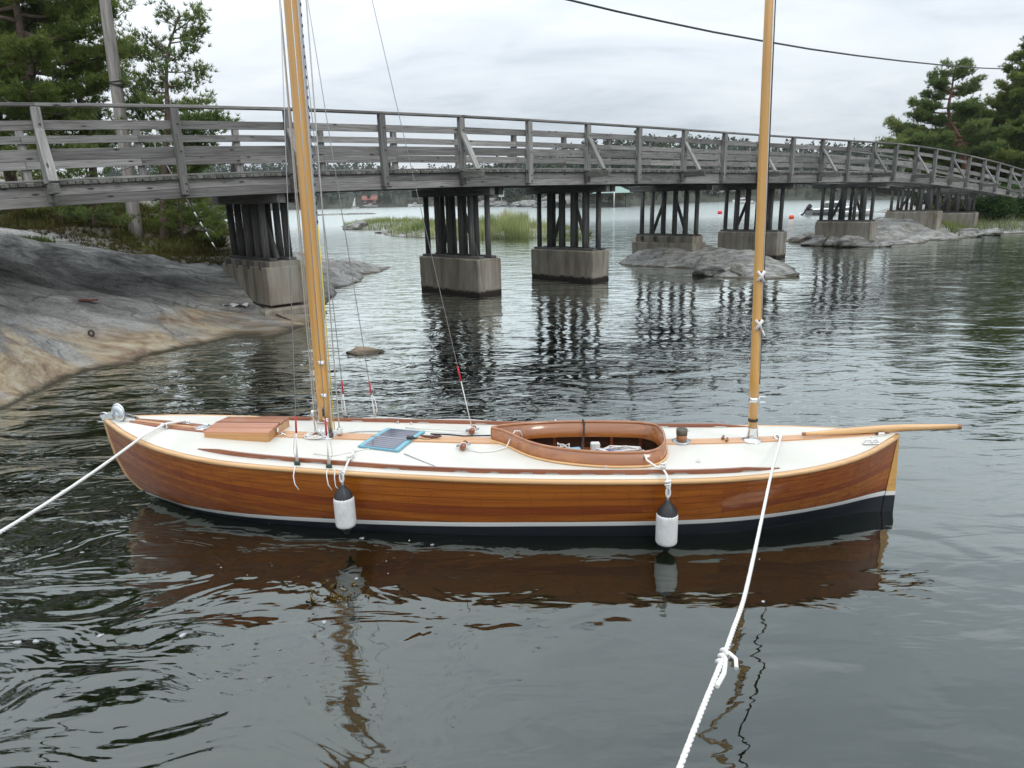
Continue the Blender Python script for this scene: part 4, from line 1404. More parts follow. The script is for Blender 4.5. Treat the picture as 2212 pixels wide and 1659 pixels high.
# coaming: outer wall, inner wall down into the boat, rounded rim, bead on the deck
nC = len(COUT)
nrmC = []
for i in range(nC):
    t = (COUT[(i + 1) % nC] - COUT[i - 1]).normalized()
    nrmC.append(Vector((t.y, -t.x)) * 1.0)
ctr = Vector((.65, -.05))
nrmC = [n if n.dot(p - ctr) > 0 else -n for n, p in zip(nrmC, COUT)]
cap_h = lambda p: .112 if p.y < .1 else .112 - .02 * min(1, (p.y - .1) / .2)
g = G(); V, F = [], []
prof = [(.018, -.02, 0), (.016, 0, 1), (.024, .0, 2), (.024, .014, 2), (.006, .021, 2), (-.012, .014, 2), (-.012, 0, 2), (-.010, -.30, 3)]
rows = []
for p, n in zip(COUT, nrmC):
    dzv = deck_z(p.x, p.y); h = cap_h(p)
    base = Vector((p.x, p.y, 0)); nn = Vector((n.x, n.y, 0))
    rows.append([base + nn * .016 + UP * (dzv - .01), base + nn * .012 + UP * (dzv + h), base - nn * .010 + UP * (dzv + h), base - nn * .012 + UP * (dzv - .045)])
for r_ in rows: V += r_
for i in range(nC):
    j = (i + 1) % nC
    for c in range(3):
        F.append((i * 4 + c, j * 4 + c, j * 4 + c + 1, i * 4 + c + 1))
g.add(V, F, 0, True)
coam = g.build('coaming', M_COAM, boat, BM)
rim = [rows[i][1].lerp(rows[i][2], .5) + UP * .006 for i in range(nC)]
g = G(); g.tube(rim + [rim[0]], .017, 8, flat=.8, caps=False); g.build('coaming_rim', M_COAM, coam, BM)
bead = [Vector((p.x, p.y, deck_z(p.x, p.y) + .008)) + Vector((n.x, n.y, 0)) * .026 for p, n in zip(COUT, nrmC)]
g = G(); g.tube(bead + [bead[0]], .011, 6, caps=False); g.build('coaming_bead', M_ASH, coam, BM)
# inside of the cockpit
g = G(); V, F = [], []
for p, n in zip(COUT, nrmC):
    for ofs, z in ((-.012, deck_z(p.x, p.y) - .044), (.09, deck_z(p.x, p.y) - .06), (.09, .16)):
        q = p + n * ofs
        V.append((q.x, max(-.56, min(.56, q.y)), z))
for i in range(nC):
    j = (i + 1) % nC
    for c in range(2):
        F.append((i * 3 + c, j * 3 + c, j * 3 + c + 1, i * 3 + c + 1))
g.add(V, F)
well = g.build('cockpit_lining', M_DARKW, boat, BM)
for yy in (-.36, -.24, -.12, 0, .12, .24, .36):
    g = G(); g.box((.64, yy, .205), (1.4, .112, .02), ch=.004); g.build('floor_board', M_MAHOG, well, BM)
for sx in (.15, .42, .69, .96, 1.23):
    g = G(); g.box((sx, .43, .36), (.028, .03, .34)); g.build('frame_rib', M_MAHOG, well, BM)
g = G(); g.box((.66, .10, .42), (1.15, .018, .09), ch=.003); g.box((.66, .27, .40), (1.15, .32, .016)); g.build('locker_front', M_COAM, well, BM)

# fore hatch
hM = BM @ Matrix.Translation((-2.405, .035, 0)) @ Matrix.Rotation(math.radians(-.6), 4, 'Z')
hz0, hz1 = .685, .735
g = G()
for (c, s_) in (((0, -.215, (hz0 + hz1) / 2 - .01), (.60, .03, hz1 - hz0 + .03)), ((0, .215, (hz0 + hz1) / 2 - .01), (.60, .03, hz1 - hz0 + .03)),
                ((-.285, 0, (hz0 + hz1) / 2 - .01), (.03, .40, hz1 - hz0 + .03)), ((.285, 0, (hz0 + hz1) / 2 - .01), (.03, .40, hz1 - hz0 + .03))):
    g.box(c, s_, ch=.004)
hatch = g.build('hatch', M_HATCHF, boat, hM)
for k in range(4):
    yy = -.171 + k * .114
    tilt = (.014 if k < 2 else -.014)
    g = G(); g.box((0, 0, 0), (.615, .106, .022), ch=.006)
    g.build('hatch_board', M_HATCH, hatch, hM @ Matrix.Translation((0, yy, hz1 + .012 + (.010 if k in (1, 2) else 0))) @ Matrix.Rotation(tilt * 6, 4, 'X'))
g = G(); g.box((0, 0, hz1 + .032), (.61, .028, .012), ch=.004); g.build('hatch_ridge', plain('dark_mahogany', (.11, .028, .014), .35, coat=.5), hatch, hM)
g = G(); g.box((.312, -.06, hz1 - .02), (.012, .03, .05), ch=.003); g.tube([(.318, -.06, hz1 - .03), (.36, -.06, hz1 - .05), (.40, -.085, hz1 - .055)], .006, 6); g.tube([(.36, -.03, hz1 - .05), (.36, -.10, hz1 - .05)], .006, 6)
g.build('hatch_latch', M_CHROME, hatch, hM)

# deck fittings
dp = lambda s, y, h=0.0: Vector((s, y, deck_z(s, y) + h))
g = G(); c = dp(-2.855, .02, 0); g.lathe([(.085, 0), (.085, .010), (.072, .014), (.070, .008), (.0, .008)], c, 28); dpl = g.build('deck_plate', M_CHROME, boat, BM)
g = G(); g.lathe([(.06, .0), (.06, .012), (.0, .014)], c, 24); g.build('plate_disc', plain('grey_disc', (.45, .47, .5), .35), dpl, BM)
c = dp(-3.03, .07); g = G(); g.box(c + UP * .008, (.10, .03, .012), ch=.004); g.tube([c + Vector((-.05, 0, .035)), c + Vector((.05, 0, .035))], .008, 8); g.tube([c + Vector((-.015, 0, 0)), c + Vector((-.015, 0, .035))], .007, 6); g.tube([c + Vector((.015, 0, 0)), c + Vector((.015, 0, .035))], .007, 6)
g.build('mooring_cleat', M_CHROME, boat, BM)
c = dp(-3.14, -.09); g = G(); g.box(c + UP * .006, (.07, .03, .012), ch=.004); g.tube([c + Vector((-.025, 0, 0)), c + Vector((-.028, 0, .04)), c + Vector((-.012, 0, .05))], .007, 6); g.tube([c + Vector((.025, 0, 0)), c + Vector((.028, 0, .04)), c + Vector((.012, 0, .05))], .007, 6)
g.build('fairlead', M_CHROME, boat, BM)
c = dp(3.06, -.16); g = G(); g.box(c + UP * .006, (.13, .035, .012), M=None, ch=.004); g.tube([c + Vector((-.05, 0, .01)), c + Vector((-.03, 0, .04)), c + Vector((.03, 0, .04)), c + Vector((.05, 0, .01))], .010, 6); g.tube([c + Vector((0, -.02, .02)), c + Vector((0, .02, .045))], .012, 6)
g.build('stern_cleat', M_CHROME, boat, BM)

# bow roller with its two polished discs
g = G()
bz = z_at(-3.74) - .002
for sy in (-.035, .035):
    g.add([(-3.765, sy, bz + .02), (-3.45, sy * .8, bz + .005), (-3.45, sy * .8, bz + .035), (-3.57, sy, bz + .065), (-3.72, sy, bz + .09), (-3.785, sy, bz + .075),
           (-3.765, sy * 1.15, bz + .02), (-3.45, sy * .95, bz + .005), (-3.45, sy * .95, bz + .035), (-3.57, sy * 1.15, bz + .065), (-3.72, sy * 1.15, bz + .09), (-3.785, sy * 1.15, bz + .075)],
          [(0, 1, 2, 3, 4, 5), (11, 10, 9, 8, 7, 6)] + [(i, (i + 1) % 6, 6 + (i + 1) % 6, 6 + i) for i in range(6)])
g.box((-3.64, 0, bz + .01), (.36, .07, .012))
bow = g.build('bow_roller', M_CHROME, boat, BM)
for sy, xx in ((-.05, -3.60), (.035, -3.65)):
    Mx = Matrix.Rotation(math.radians(90), 4, 'X') @ Matrix.Identity(4)
    g = G(); g.lathe([(.0, -.008), (.072, -.006), (.078, 0), (.072, .006), (.03, .010), (0, .012)], (xx, sy, bz + .092), 28, M=Matrix.Rotation(math.radians(-14), 4, 'Z') @ Mx)
    g.build('roller_disc', plain('frosted_steel', (.72, .76, .80), .22, metal=.85), bow, BM)
g = G(); g.tube([(-3.60, -.06, bz + .06), (-3.65, .05, bz + .06)], .014, 8); g.tube([(-3.795, -.03, bz + .085), (-3.745, -.03, bz + .10), (-3.70, -.03, bz + .075)], .006, 6); g.build('roller_axle', M_CHROME, bow, BM)

# stem and rudder in pale wood
g = G(); V, F = [], []
zl = np.linspace(bZ[0] + .035, .10, 16)
for z in zl:
    x = np.interp(z, stZ, stX)
    for a, b in ((-.018, -.010), (-.018, .010), (.03, .026), (.03, -.026)):
        V.append((x + a, b, z))
for i in range(15):
    for k in range(4):
        j = (k + 1) % 4
        F.append((i * 4 + k, i * 4 + j, (i + 1) * 4 + j, (i + 1) * 4 + k)[::-1])
F.append((0, 1, 2, 3)); g.add(V, F); g.build('stem', M_ASH, boat, BM)


def rud_slice(z0, z1, e, name, mat, parent):
    g = G()
    def fr(z): return 3.275 + .083 * z
    def ba(z): return 3.383 - .05 * max(0, z - .05) - .004
    V = []
    for z in (z0, z1):
        for x, y in ((fr(z), -.022 - e), (ba(z), -.012 - e), (ba(z), .012 + e), (fr(z), .022 + e)):
            V.append((x, y, z))
    g.add(V, [(0, 1, 2, 3)[::-1], (4, 5, 6, 7), (0, 1, 5, 4), (1, 2, 6, 5), (2, 3, 7, 6), (3, 0, 4, 7)])
    return g.build(name, mat, parent, BM)


rud = rud_slice(.193, .71, 0, 'rudder', M_SPRUCE, boat)
rud_slice(.155, .193, .001, 'rudder_stripe', M_WHITE, rud)
rud_slice(-.45, .155, 0, 'rudder_foot', M_NAVY, rud)

# tiller over the stern
tp = [(2.575, .05, .672), (2.80, .05, .690), (3.0, .05, .708), (3.26, .048, .728), (3.42, .045, .738), (3.60, .04, .745), (3.845, .035, .753)]
g = G(); V, F = [], []
sec_t = [(.012, .014), (.022, .022), (.028, .027), (.033, .030), (.032, .029), (.026, .025), (.018, .021)]
for (p, (w, h)) in zip(tp, sec_t):
    for k in range(10):
        a = 2 * math.pi * k / 10
        ca, sa = math.cos(a), math.sin(a)
        V.append((p[0], p[1] + w * math.copysign(abs(ca) ** .7, ca), p[2] + .012 + h * math.copysign(abs(sa) ** .7, sa)))
for i in range(len(tp) - 1):
    for k in range(10):
        j = (k + 1) % 10
        F.append((i * 10 + k, (i + 1) * 10 + k, (i + 1) * 10 + j, i * 10 + j)[::-1])
F.append(tuple(range(10))); F.append(tuple((len(tp) - 1) * 10 + k for k in range(10))[::-1])
g.add(V, F, 0, True)
til = g.build('tiller', M_ASH, boat, BM)
for (x, z, r_) in ((3.838, .765, .0225), (2.585, .686, .016)):
    g = G(); g.tube([(x - .014, tp[0][1] if x < 3 else .035, z), (x + .014, tp[0][1] if x < 3 else .035, z)], r_, 10); g.build('tiller_end', M_MAHOG, til, BM)
g = G(); g.box((3.20, -.005, .70), (.055, .03, .05), ch=.005); g.box((3.20, .05, .705), (.05, .12, .012), ch=.003); g.build('tiller_bracket', M_CHROME, til, BM)

# bollard, clam cleats, deck blocks
bc = dp(1.55, .06)
g = G(); g.lathe([(.085, 0), (.085, .012), (.06, .016), (.0, .016)], bc, 24); bol = g.build('bollard_plate', plain('dull_steel', (.40, .42, .42), .35, metal=.8), boat, BM)
g = G(); g.lathe([(.046, .012), (.047, .05), (.046, .075)], bc, 20); g.build('bollard', M_COAM, bol, BM)
g = G(); g.lathe([(.049, .072), (.050, .118), (.044, .124), (.012, .126), (.010, .14), (0, .14)], bc, 20); g.build('bollard_cap', plain('dark_bronze', (.11, .10, .08), .45, metal=.4), bol, BM)


def deck_cleat(s, y, rz, ln, mat, name):
    c = dp(s, y)
    Mz = Matrix.Translation(c) @ Matrix.Rotation(rz, 4, 'Z')
    g = G()
    g.tube([Mz @ Vector((-ln / 2, 0, .030)), Mz @ Vector((-ln * .25, 0, .022)), Mz @ Vector((ln * .25, 0, .022)), Mz @ Vector((ln / 2, 0, .030))], [.006, .013, .013, .006], 8)
    g.box((0, 0, .008), (ln * .5, .026, .022), M=Mz, ch=.003)
    return g.build(name, mat, boat, BM)


deck_cleat(-.69, .045, -.1, .20, plain('dark_mahogany_cleat', (.10, .032, .018), .4, coat=.4), 'wooden_cleat')
deck_cleat(1.915, .10, 1.2, .075, M_MAHOG, 'wooden_cleat'); deck_cleat(1.935, .04, 1.2, .075, M_MAHOG, 'wooden_cleat')
for (s, y) in ((-.357, -.186), (-.34, .235)):
    c = dp(s, y)
    g = G(); g.tube([c + Vector((.0, -.05, .03)), c + Vector((.012, .045, .045))], [.026, .024], 12)
    blk = g.build('turning_block', M_MAHOG, boat, BM)
    g = G(); g.tube([c + Vector((-.06, -.01, .03)), c + Vector((.065, .0, .045))], .0065, 6); g.tube([c + Vector((-.06, .02, .03)), c + Vector((.065, .03, .045))], .006, 6); g.build('block_pin', M_STEEL, blk, BM)
    g = G(); g.tube([c + Vector((.03 * math.cos(a), -.01 + .012 * math.sin(a * 2), .036 + .03 * math.sin(a))) for a in np.linspace(0, 12, 30)], .005, 6); g.build('block_lashing', M_ROPE, blk, BM)

# main mast on its tabernacle
mb = Vector((-1.655, .015, .635))
mdir = Vector((.018, 0, 1)).normalized()
mh = lambda h: mb + mdir * h
MAST_TOP = 8.3
def spar_frame(o, x):
    y = Vector((0, 1, 0)); z = x.cross(y)
    return Matrix(((x.x, y.x, z.x, o.x), (x.y, y.y, z.y, o.y), (x.z, y.z, z.z, o.z), (0, 0, 0, 1)))


g = G(); g.tube([(h, 0, 0) for h in (.10, .5, 2, 4, 6, MAST_TOP)], [.062, .062, .061, .058, .05, .035], 16, flat=.9)
mast = g.build('main_mast', M_SPRUCE, boat, BM @ spar_frame(mb, mdir))
g = G()
for sy in (-.062, .062):
    g.box((mb.x - .005, mb.y + sy, .72), (.10, .008, .17), ch=.003)
g.box((mb.x, mb.y, .655), (.17, .19, .012), ch=.004)
for q in (-.035, .0, .035):
    g.tube([(mb.x + q, mb.y - .07, .75), (mb.x + q, mb.y + .07, .75)], .007, 6)
    g.tube([(mb.x + q, mb.y - .066, .66), (mb.x + q, mb.y - .066, .74)], .008, 6)
tab = g.build('tabernacle', M_CHROME, boat, BM)
# luff track with its dark slides on the aft face
g = G(); g.box((0, 0, 0), (.012, .022, 3.6)); tr = g.build('mast_track', M_STEEL, mast, BM @ Matrix.Translation(mh(2.9) + Vector((.066, 0, 0))) @ Matrix.Rotation(.018, 4, 'Y'))
g = G()
for h in np.arange(1.25, 4.7, .075):
    p = mh(h); g.box(p + Vector((.074, 0, 0)), (.007, .012, .022))
tag(g.build('track_slides', M_CABLE, mast, BM), kind='stuff')
for hh, ww in ((.72, .055), (.42, .05), (.19, .045)):
    p = mh(hh)
    g = G(); g.box(p + Vector((.03, -.058, 0)), (ww, .012, .03), ch=.003); g.tube([p + Vector((.005, -.07, .012)), p + Vector((.055, -.07, -.012))], .007, 6); g.build('mast_cleat', M_CHROME, mast, BM)
p = mh(.26); g = G(); g.tube([p + Vector((.012, -.062, .035)), p + Vector((.012, -.066, -.035))], .008, 6); g.build('mast_hook', M_CABLE, mast, BM)


def sag(a, b, d, n=14):
    a, b = Vector(a), Vector(b)
    return [a.lerp(b, t) - UP * (d * 4 * t * (1 - t)) for t in np.linspace(0, 1, n)]


# halyards along the mast
hal = [((-1.762, .03, .70), mh(7.6) + Vector((-.085, 0, 0)), M_ROPE, .005), ((-1.752, .06, .70), mh(7.8) + Vector((-.105, .02, 0)), M_ROPE, .0045),
       ((-1.535, .03, .665), mh(7.4) + Vector((.11, .02, 0)), M_ROPE, .0055), ((-1.565, -.01, .72), mh(1.9) + Vector((.078, -.012, 0)), M_YEL, .005),
       ((-1.575, -.035, .70), mh(7.7) + Vector((.06, -.05, 0)), M_ROPE, .004)]
for a, b, m_, r_ in hal:
    g = G(); g.tube([a, b], r_, 6); g.build('halyard', m_, mast, BM)
for (s, y, hh) in ((-1.765, .035, .16), (-1.53, .03, .0)):
    c = Vector((s, y, .665 + hh))
    g = G(); g.box(c + UP * .03, (.045, .05, .075), ch=.012); g.tube([c + Vector((0, -.03, .03)), c + Vector((0, .03, .03))], .02, 10); g.tube([c - UP * (hh + .0), c + UP * .02], .007, 6)
    g.build('halyard_block', M_CHROME, mast, BM)
rs = random.Random(8)
g = G()
pts = []
for k in range(70):
    a = k * .55
    r_ = .06 + .05 * rs.random()
    pts.append(Vector((-1.735 + r_ * 1.1 * math.cos(a), -.03 + r_ * .8 * math.sin(a), deck_z(-1.735, -.03) + .016 + .03 * rs.random() * (1 - k / 90))))
g.tube(pts, .0048, 6); g.build('coiled_tail', M_ROPE, mast, BM)

# shrouds and running backstays with their red sleeves and white lashings
shr = [((-1.688, -.60, .605), 5.85, 0), ((-1.408, -.625, .592), 5.85, 0), ((-1.672, .617, .61), 5.85, 1), ((-1.373, .62, .60), 5.6, 1), ((-.34, .25, .64), 7.4, 2)]
for (c, hh, kind) in shr:
    c = Vector(c); top = mb + mdir * (hh - mb.z)
    d = (top - c).normalized()
    lo = .30 if kind < 2 else .50
    g = G(); g.tube([c + d * (lo - .02), top], .0036 if kind < 2 else .003, 6); sh = g.build('shroud', M_STEEL, boat, BM)
    g = G(); g.tube([c + d * (lo - .02), c + d * (lo + .12)], .0085, 8); g.build('red_sleeve', M_RED, sh, BM)
    if kind < 2:
        g = G()
        for o_ in (-.009, .0, .009):
            g.tube([c + Vector((o_, 0, .02)), c + d * lo + Vector((-o_ * .4, 0, 0))], .0042, 6)
        g.tube([c + d * lo, c + d * .22 + Vector((.03 if c.x > -1.5 else -.02, 0, 0)), c + d * .12 + Vector((.035 if c.x > -1.5 else -.03, 0, 0)), c + d * .03], .004, 6)
        g.build('lashing', M_ROPE, sh, BM)
        g = G(); g.box(c + UP * .012, (.05, .016, .055), ch=.004); g.box(c - UP * .012, (.055, .03, .006)); g.build('chainplate', plain('dark_green_steel', (.05, .09, .075), .35, metal=.6), sh, BM)
        if c.y < 0:
            t0 = c + UP * .0
            g = G(); g.tube([t0, t0 + Vector((.0, -.055, .008)), Vector((t0.x + .01, -.722, .565)), Vector((t0.x + .022, -.738, .50)), Vector((t0.x + .05, -.738, .45))], .0048, 6)
            g.build('loose_end', M_ROPE, sh, BM)
            g = G(); g.tube([t0 + Vector((.03, 0, 0)), t0 + Vector((.07, -.06, .006)), Vector((t0.x + .075, -.724, .56)), Vector((t0.x + .085, -.744, .49)), Vector((t0.x + .125, -.746, .44))], .0045, 6)
            if c.x > -1.5: g.build('loose_end', M_ROPE, sh, BM)
    else:
        g = G(); g.tube([c, c + d * lo], .005, 6); g.build('lashing', M_ROPE, sh, BM)
# far side line along the toe rail, and lines on the deck
fl = [dp(s, b_at(s) - .06, .03 + .006 * math.sin(s * 9)) for s in np.linspace(-1.5, -.2, 24)]
g = G(); g.tube(fl, .006, 6); g.build('deck_line', M_ROPE, boat, BM)
g = G(); g.tube([dp(s, y, .006) for s, y in ((-1.62, -.40), (-1.45, -.43), (-1.25, -.30), (-1.1, -.2))], .004, 6); g.build('deck_line', M_ROPE, boat, BM)
g = G(); g.tube([dp(s, y, .006) for s, y in ((-.85, -.33), (-.72, -.42), (-.55, -.53), (-.5, -.58))], .0035, 6); g.build('deck_line', M_STEEL, boat, BM)
g = G(); g.tube([dp(s, y, .008) for s, y in ((-1.53, .06), (-1.4, .16), (-1.15, .20), (-1.0, .20))], .005, 6); g.build('deck_line', M_STEEL, boat, BM)
cr = [dp(-.31, -.22, .02), dp(-.2, -.25, .006), dp(-.08, -.22, .006), dp(.02, -.15, .02), dp(.06, -.10, .10), dp(.09, -.075, .14), dp(.13, -.05, .13), dp(.15, -.03, .06)]
g = G(); g.tube(cr, .0058, 6); g.build('deck_line', M_ROPE, boat, BM)
cr = [dp(-.30, .25, .03), dp(-.5, .20, .008), dp(-.8, .26, .008), dp(-1.0, .34, .01), dp(-.7, .33, .008), dp(-.42, .30, .008), dp(-.3, .25, .03)]
g = G(); g.tube(cr, .0042, 6); g.build('deck_line', M_ROPE, boat, BM)
# small pad eyes
for (s, y) in ((-1.29, -.32), (-1.27, -.44), (.865, -.50), (1.62, -.38), (1.66, .40), (-1.12, .52), (-.98, .50), (2.95, .2)):
    c = dp(s, y); g = G(); g.box(c + UP * .004, (.035, .016, .008)); g.tube([c + Vector((-.010, 0, .005)), c + Vector((-.006, 0, .022)), c + Vector((.006, 0, .022)), c + Vector((.010, 0, .005))], .0035, 6)
    g.build('pad_eye', M_CHROME, boat, BM)
# winch on the far deck
c = dp(.43, .47); g = G(); g.lathe([(.035, 0), (.035, .02), (.026, .028), (.022, .05), (.03, .062), (.012, .066), (.012, .085), (.02, .09), (0, .092)], c, 16); wi = g.build('winch', M_CHROME, boat, BM)
g = G(); g.lathe([(.042, -.005), (.042, .012), (0, .012)], c, 16); g.build('winch_pad', M_MAHOG, wi, BM)

# mizzen mast
zb = Vector((2.155, .055, .635)); zd = Vector((-.03, 0, 1)).normalized()
zh = lambda h: zb + zd * h
g = G(); g.tube([(h, 0, 0) for h in (.06, .6, 1.5, 3, 5.2)], [.0395, .0395, .039, .037, .026], 16)
miz = g.build('mizzen_mast', M_SPRUCE, boat, BM @ spar_frame(zb, zd))
g = G(); g.lathe([(.085, 0), (.085, .010), (.056, .018), (.050, .03), (.043, .115), (.046, .12), (.040, .122)], dp(2.155, .055) , 24); g.build('mast_collar', M_CHROME, miz, BM)
g = G(); g.tube([zh(.165), zh(.19)], .0415, 16); g.build('mast_band', M_CABLE, miz, BM)
g = G(); p = zh(.36); g.tube([p + Vector((0, 0, -.022)), p + Vector((0, 0, .022))], .0415, 14)
g.box(p + Vector((.065, -.01, .028)), (.06, .03, .006), ch=.002); g.box(p + Vector((.065, -.01, -.02)), (.06, .03, .006), ch=.002); g.box(p + Vector((.035, -.02, 0)), (.02, .03, .05), ch=.003)
g.build('gooseneck', M_CHROME, miz, BM)
g = G(); g.box((0, 0, 0), (.006, .012, 3.4)); g.build('mast_track', M_CABLE, miz, BM @ Matrix.Translation(zh(2.2) + Vector((.043, 0, 0))) @ Matrix.Rotation(-.03, 4, 'Y'))
g = G(); g.tube([zh(.62) + Vector((.030, -.030, 0)), zh(4.6) + Vector((.020, -.03, 0))], .0045, 6); g.build('halyard', M_ROPE, miz, BM)
for hh in (1.02, 1.42):
    p = zh(hh) + Vector((.006, -.048, 0))
    g = G()
    for sgn in (-1, 1):
        g.tube([p + Vector((-.026 * sgn, 0, -.04)), p + Vector((0, -.010, 0)), p + Vector((.026 * sgn, 0, .04))], .0105, 7)
        g.tube([p + Vector((-.020 * sgn, 0, -.046)), p + Vector((.006, -.014, 0)), p + Vector((.030 * sgn, 0, .034))], .008, 7)
    if hh < 1.2: g.tube([p + Vector((.02, 0, -.03)), p + Vector((.045, -.004, -.08)), p + Vector((.05, 0, -.10))], .008, 7)
    lash = g.build('cleated_rope', M_ROPE, miz, BM)
    g = G(); g.box(p + Vector((0, .008, 0)), (.022, .02, .085), ch=.006); g.build('wooden_cleat', M_MAHOG, lash, BM)
# ring on the after deck
c = dp(2.375, .07); g = G(); g.tube([c + Vector((.03 * math.cos(a), .02 * math.sin(a), .02 + .012 * math.sin(a))) for a in np.linspace(0, 6.3, 16)], .009, 6); g.box(c + UP * .005, (.07, .03, .01), ch=.003); g.build('mooring_ring', M_CHROME, boat, BM)


# ------------------------------------------------------------------ things on and round the boat
def thing(name, loc_local, label, cat, group=None):
    o = bpy.data.objects.new(name, None)
    link(o, None, BM @ Matrix.Translation(Vector(loc_local)))
    return tag(o, label, cat, group)


# folding solar panel lying on the foredeck
cs = [dp(-1.286, -.235, .012), dp(-.905, -.305, .012), dp(-.778, .205, .018), dp(-1.155, .275, .018)]
sp_ = thing('solar_panel', dp(-1.03, 0), 'turquoise edged folding solar panel lying on the foredeck beside the main mast', 'solar panel')


def bil(u, v, h=0):
    a = cs[0].lerp(cs[1], u); b = cs[3].lerp(cs[2], u)
    p = a.lerp(b, v); p.z = deck_z(p.x, p.y) + .014 + h
    return p


def patch(u0, u1, v0, v1, h0, h1, n=6):
    g = G(); V, F = [], []
    for j in range(n + 1):
        for i in range(2):
            V.append(bil(u0 + (u1 - u0) * i, v0 + (v1 - v0) * j / n, h1))
    for j in range(n + 1):
        for i in range(2):
            V.append(bil(u0 + (u1 - u0) * i, v0 + (v1 - v0) * j / n, h0))
    m = 2 * (n + 1)
    for j in range(n):
        F.append((2 * j, 2 * j + 1, 2 * j + 3, 2 * j + 2)); F.append((m + 2 * j, m + 2 * j + 2, m + 2 * j + 3, m + 2 * j + 1))
        F.append((2 * j, 2 * j + 2, m + 2 * j + 2, m + 2 * j)); F.append((2 * j + 1, m + 2 * j + 1, m + 2 * j + 3, 2 * j + 3))
    F.append((0, m, m + 1, 1)); F.append((2 * n, 2 * n + 1, m + 2 * n + 1, m + 2 * n))
    return g.add(V, F)


patch(0, 1, 0, 1, -.008, .004).build('panel_frame', M_CELLF, sp_, BM)
for (v0, v1) in ((.04, .46), (.49, .96)):
    pc = patch(.13, .87, v0, v1, .002, .007).build('panel_half', M_CELL, sp_, BM)
    g = G()
    for k in range(1, 5):
        v = v0 + (v1 - v0) * k / 5
        a, b = bil(.13, v, .0085), bil(.87, v, .0085)
        g.tube([a, b], .0012, 4)
    tag(g.build('cell_lines', M_STEEL, pc, BM), kind='stuff')
patch(-.01, 1.01, .46, .49, .002, .010).build('panel_hinge', M_STEEL, sp_, BM)
for u in (.06, .94):
    patch(u - .022, u + .022, .03, .97, .003, .0055).build('panel_edge', plain('pale_turquoise', (.24, .46, .52), .4), sp_, BM)
p = bil(.93, .53, .02); g = G(); g.box(p, (.06, .045, .022), ch=.005); g.build('junction_box', M_BLACK, sp_, BM)
cab = [bil(.96, .53, .02), dp(-.80, .02, .01), dp(-.72, -.02, .008), dp(-.66, .03, .012), dp(-.62, .12, .008), dp(-.72, .17, .006), dp(-.55, .165, .006), dp(-.4, .14, .006), dp(-.22, .17, .006), dp(-.05, .19, .006)]
cab2 = [dp(.66, .40, .02), dp(.68, .372, .10), dp(.69, .345, .122), dp(.70, .325, .10), dp(.695, .29, -.03), dp(.67, .18, -.14), dp(.64, 0, -.26)]
g = G(); g.tube(cab, .0065, 6); g.build('cable', M_CABLE, sp_, BM)
o = bpy.data.objects.new('power_cord', G().tube(cab2, .0085, 6).mesh('power_cord', M_CABLE)); link(o, None, BM)
tag(o, 'black cord hanging over the far side of the cockpit coaming', 'cord')


def fender(s, y, ztop, zwt, zwb, zbot, r, line, label):
    f = thing('fender', (s, y, zbot), label, 'fender', 'white fenders with black ends hanging on the near side')
    g = G(); n = 18
    c = Vector((s, y, 0))
    g.lathe([(r * .90, zwb), (r * .985, zwb + .012), (r, zwb + .03), (r, zwt - .03), (r * .985, zwt - .012), (r * .92, zwt)], c, n); g.build('fender_body', M_WHITE2, f, BM)
    g = G(); V = []
    rows_ = [(r * .93, zwt - .004), (r * .84, zwt + (ztop - zwt) * .28), (r * .45, zwt + (ztop - zwt) * .66), (r * .24, ztop - .012), (r * .20, ztop)]
    for i, (rr, z) in enumerate(rows_):
        for k in range(24):
            fl = 1 + (.09 if k % 4 == 0 else -.05) * (i in (1, 2, 3)) * (1 if i != 1 else .5)
            a = 2 * math.pi * k / 24
            V.append((s + rr * fl * math.cos(a), y + rr * fl * math.sin(a), z))
    F = [(i * 24 + k, i * 24 + (k + 1) % 24, (i + 1) * 24 + (k + 1) % 24, (i + 1) * 24 + k) for i in range(4) for k in range(24)] + [tuple(4 * 24 + k for k in range(24))]
    g.add(V, F, 0, True); g.build('fender_cap', M_BLACK, f, BM)
    g = G(); g.lathe([(r * .2, zbot), (r * .3, zbot + .02), (r * .62, zwb - .02), (r * .90, zwb + .003)], c, n); g.build('fender_foot', M_BLACK, f, BM)
    g = G(); g.tube(line, .0088, 8)
    k = Vector((s, y + .0, ztop + .03))
    g.tube([k + Vector((.015 * math.cos(a), -.005, .03 + .038 * math.sin(a))) for a in np.linspace(-1.57, 4.71, 14)], .0075, 7)
    g.tube([k + Vector((.014 * math.cos(a), .012 * math.sin(a), .065 + .003 * a)) for a in np.linspace(0, 12, 24)], .007, 6)
    g.build('fender_rope', M_ROPE, f, BM)


fender(-1.238, -.815, .535, .43, .178, .105, .083, [dp(-1.27, -.40, .03), dp(-1.275, -.45, .012), dp(-1.255, -.55, .045), dp(-1.25, -.62, .05), Vector((-1.238, -.735, .625)), Vector((-1.236, -.80, .60)), Vector((-1.237, -.815, .52))],
       'white fender beside the shrouds, grubby, hanging low off the foredeck')
fender(1.325, -.80, .44, .325, .075, .0, .085, [Vector((1.17, -.40, .69)), dp(1.17, -.445, .115), dp(1.19, -.50, .075), dp(1.26, -.57, .05), dp(1.305, -.60, .055), Vector((1.318, -.725, .62)), Vector((1.322, -.785, .59)), Vector((1.325, -.80, .42))],
       'white fender hung from the cockpit coaming, dipping into the water')
g = G()
for (p0) in (Vector((1.305, -.625, .645)), Vector((1.322, -.79, .565))):
    g.tube([p0 + Vector((.018 * math.cos(a), .012 * math.sin(a), .004 * a - .02)) for a in np.linspace(0, 13, 28)], .009, 6)
fen2 = [o for o in COL.objects if o.name.startswith('fender') and o.type == 'EMPTY'][-1]
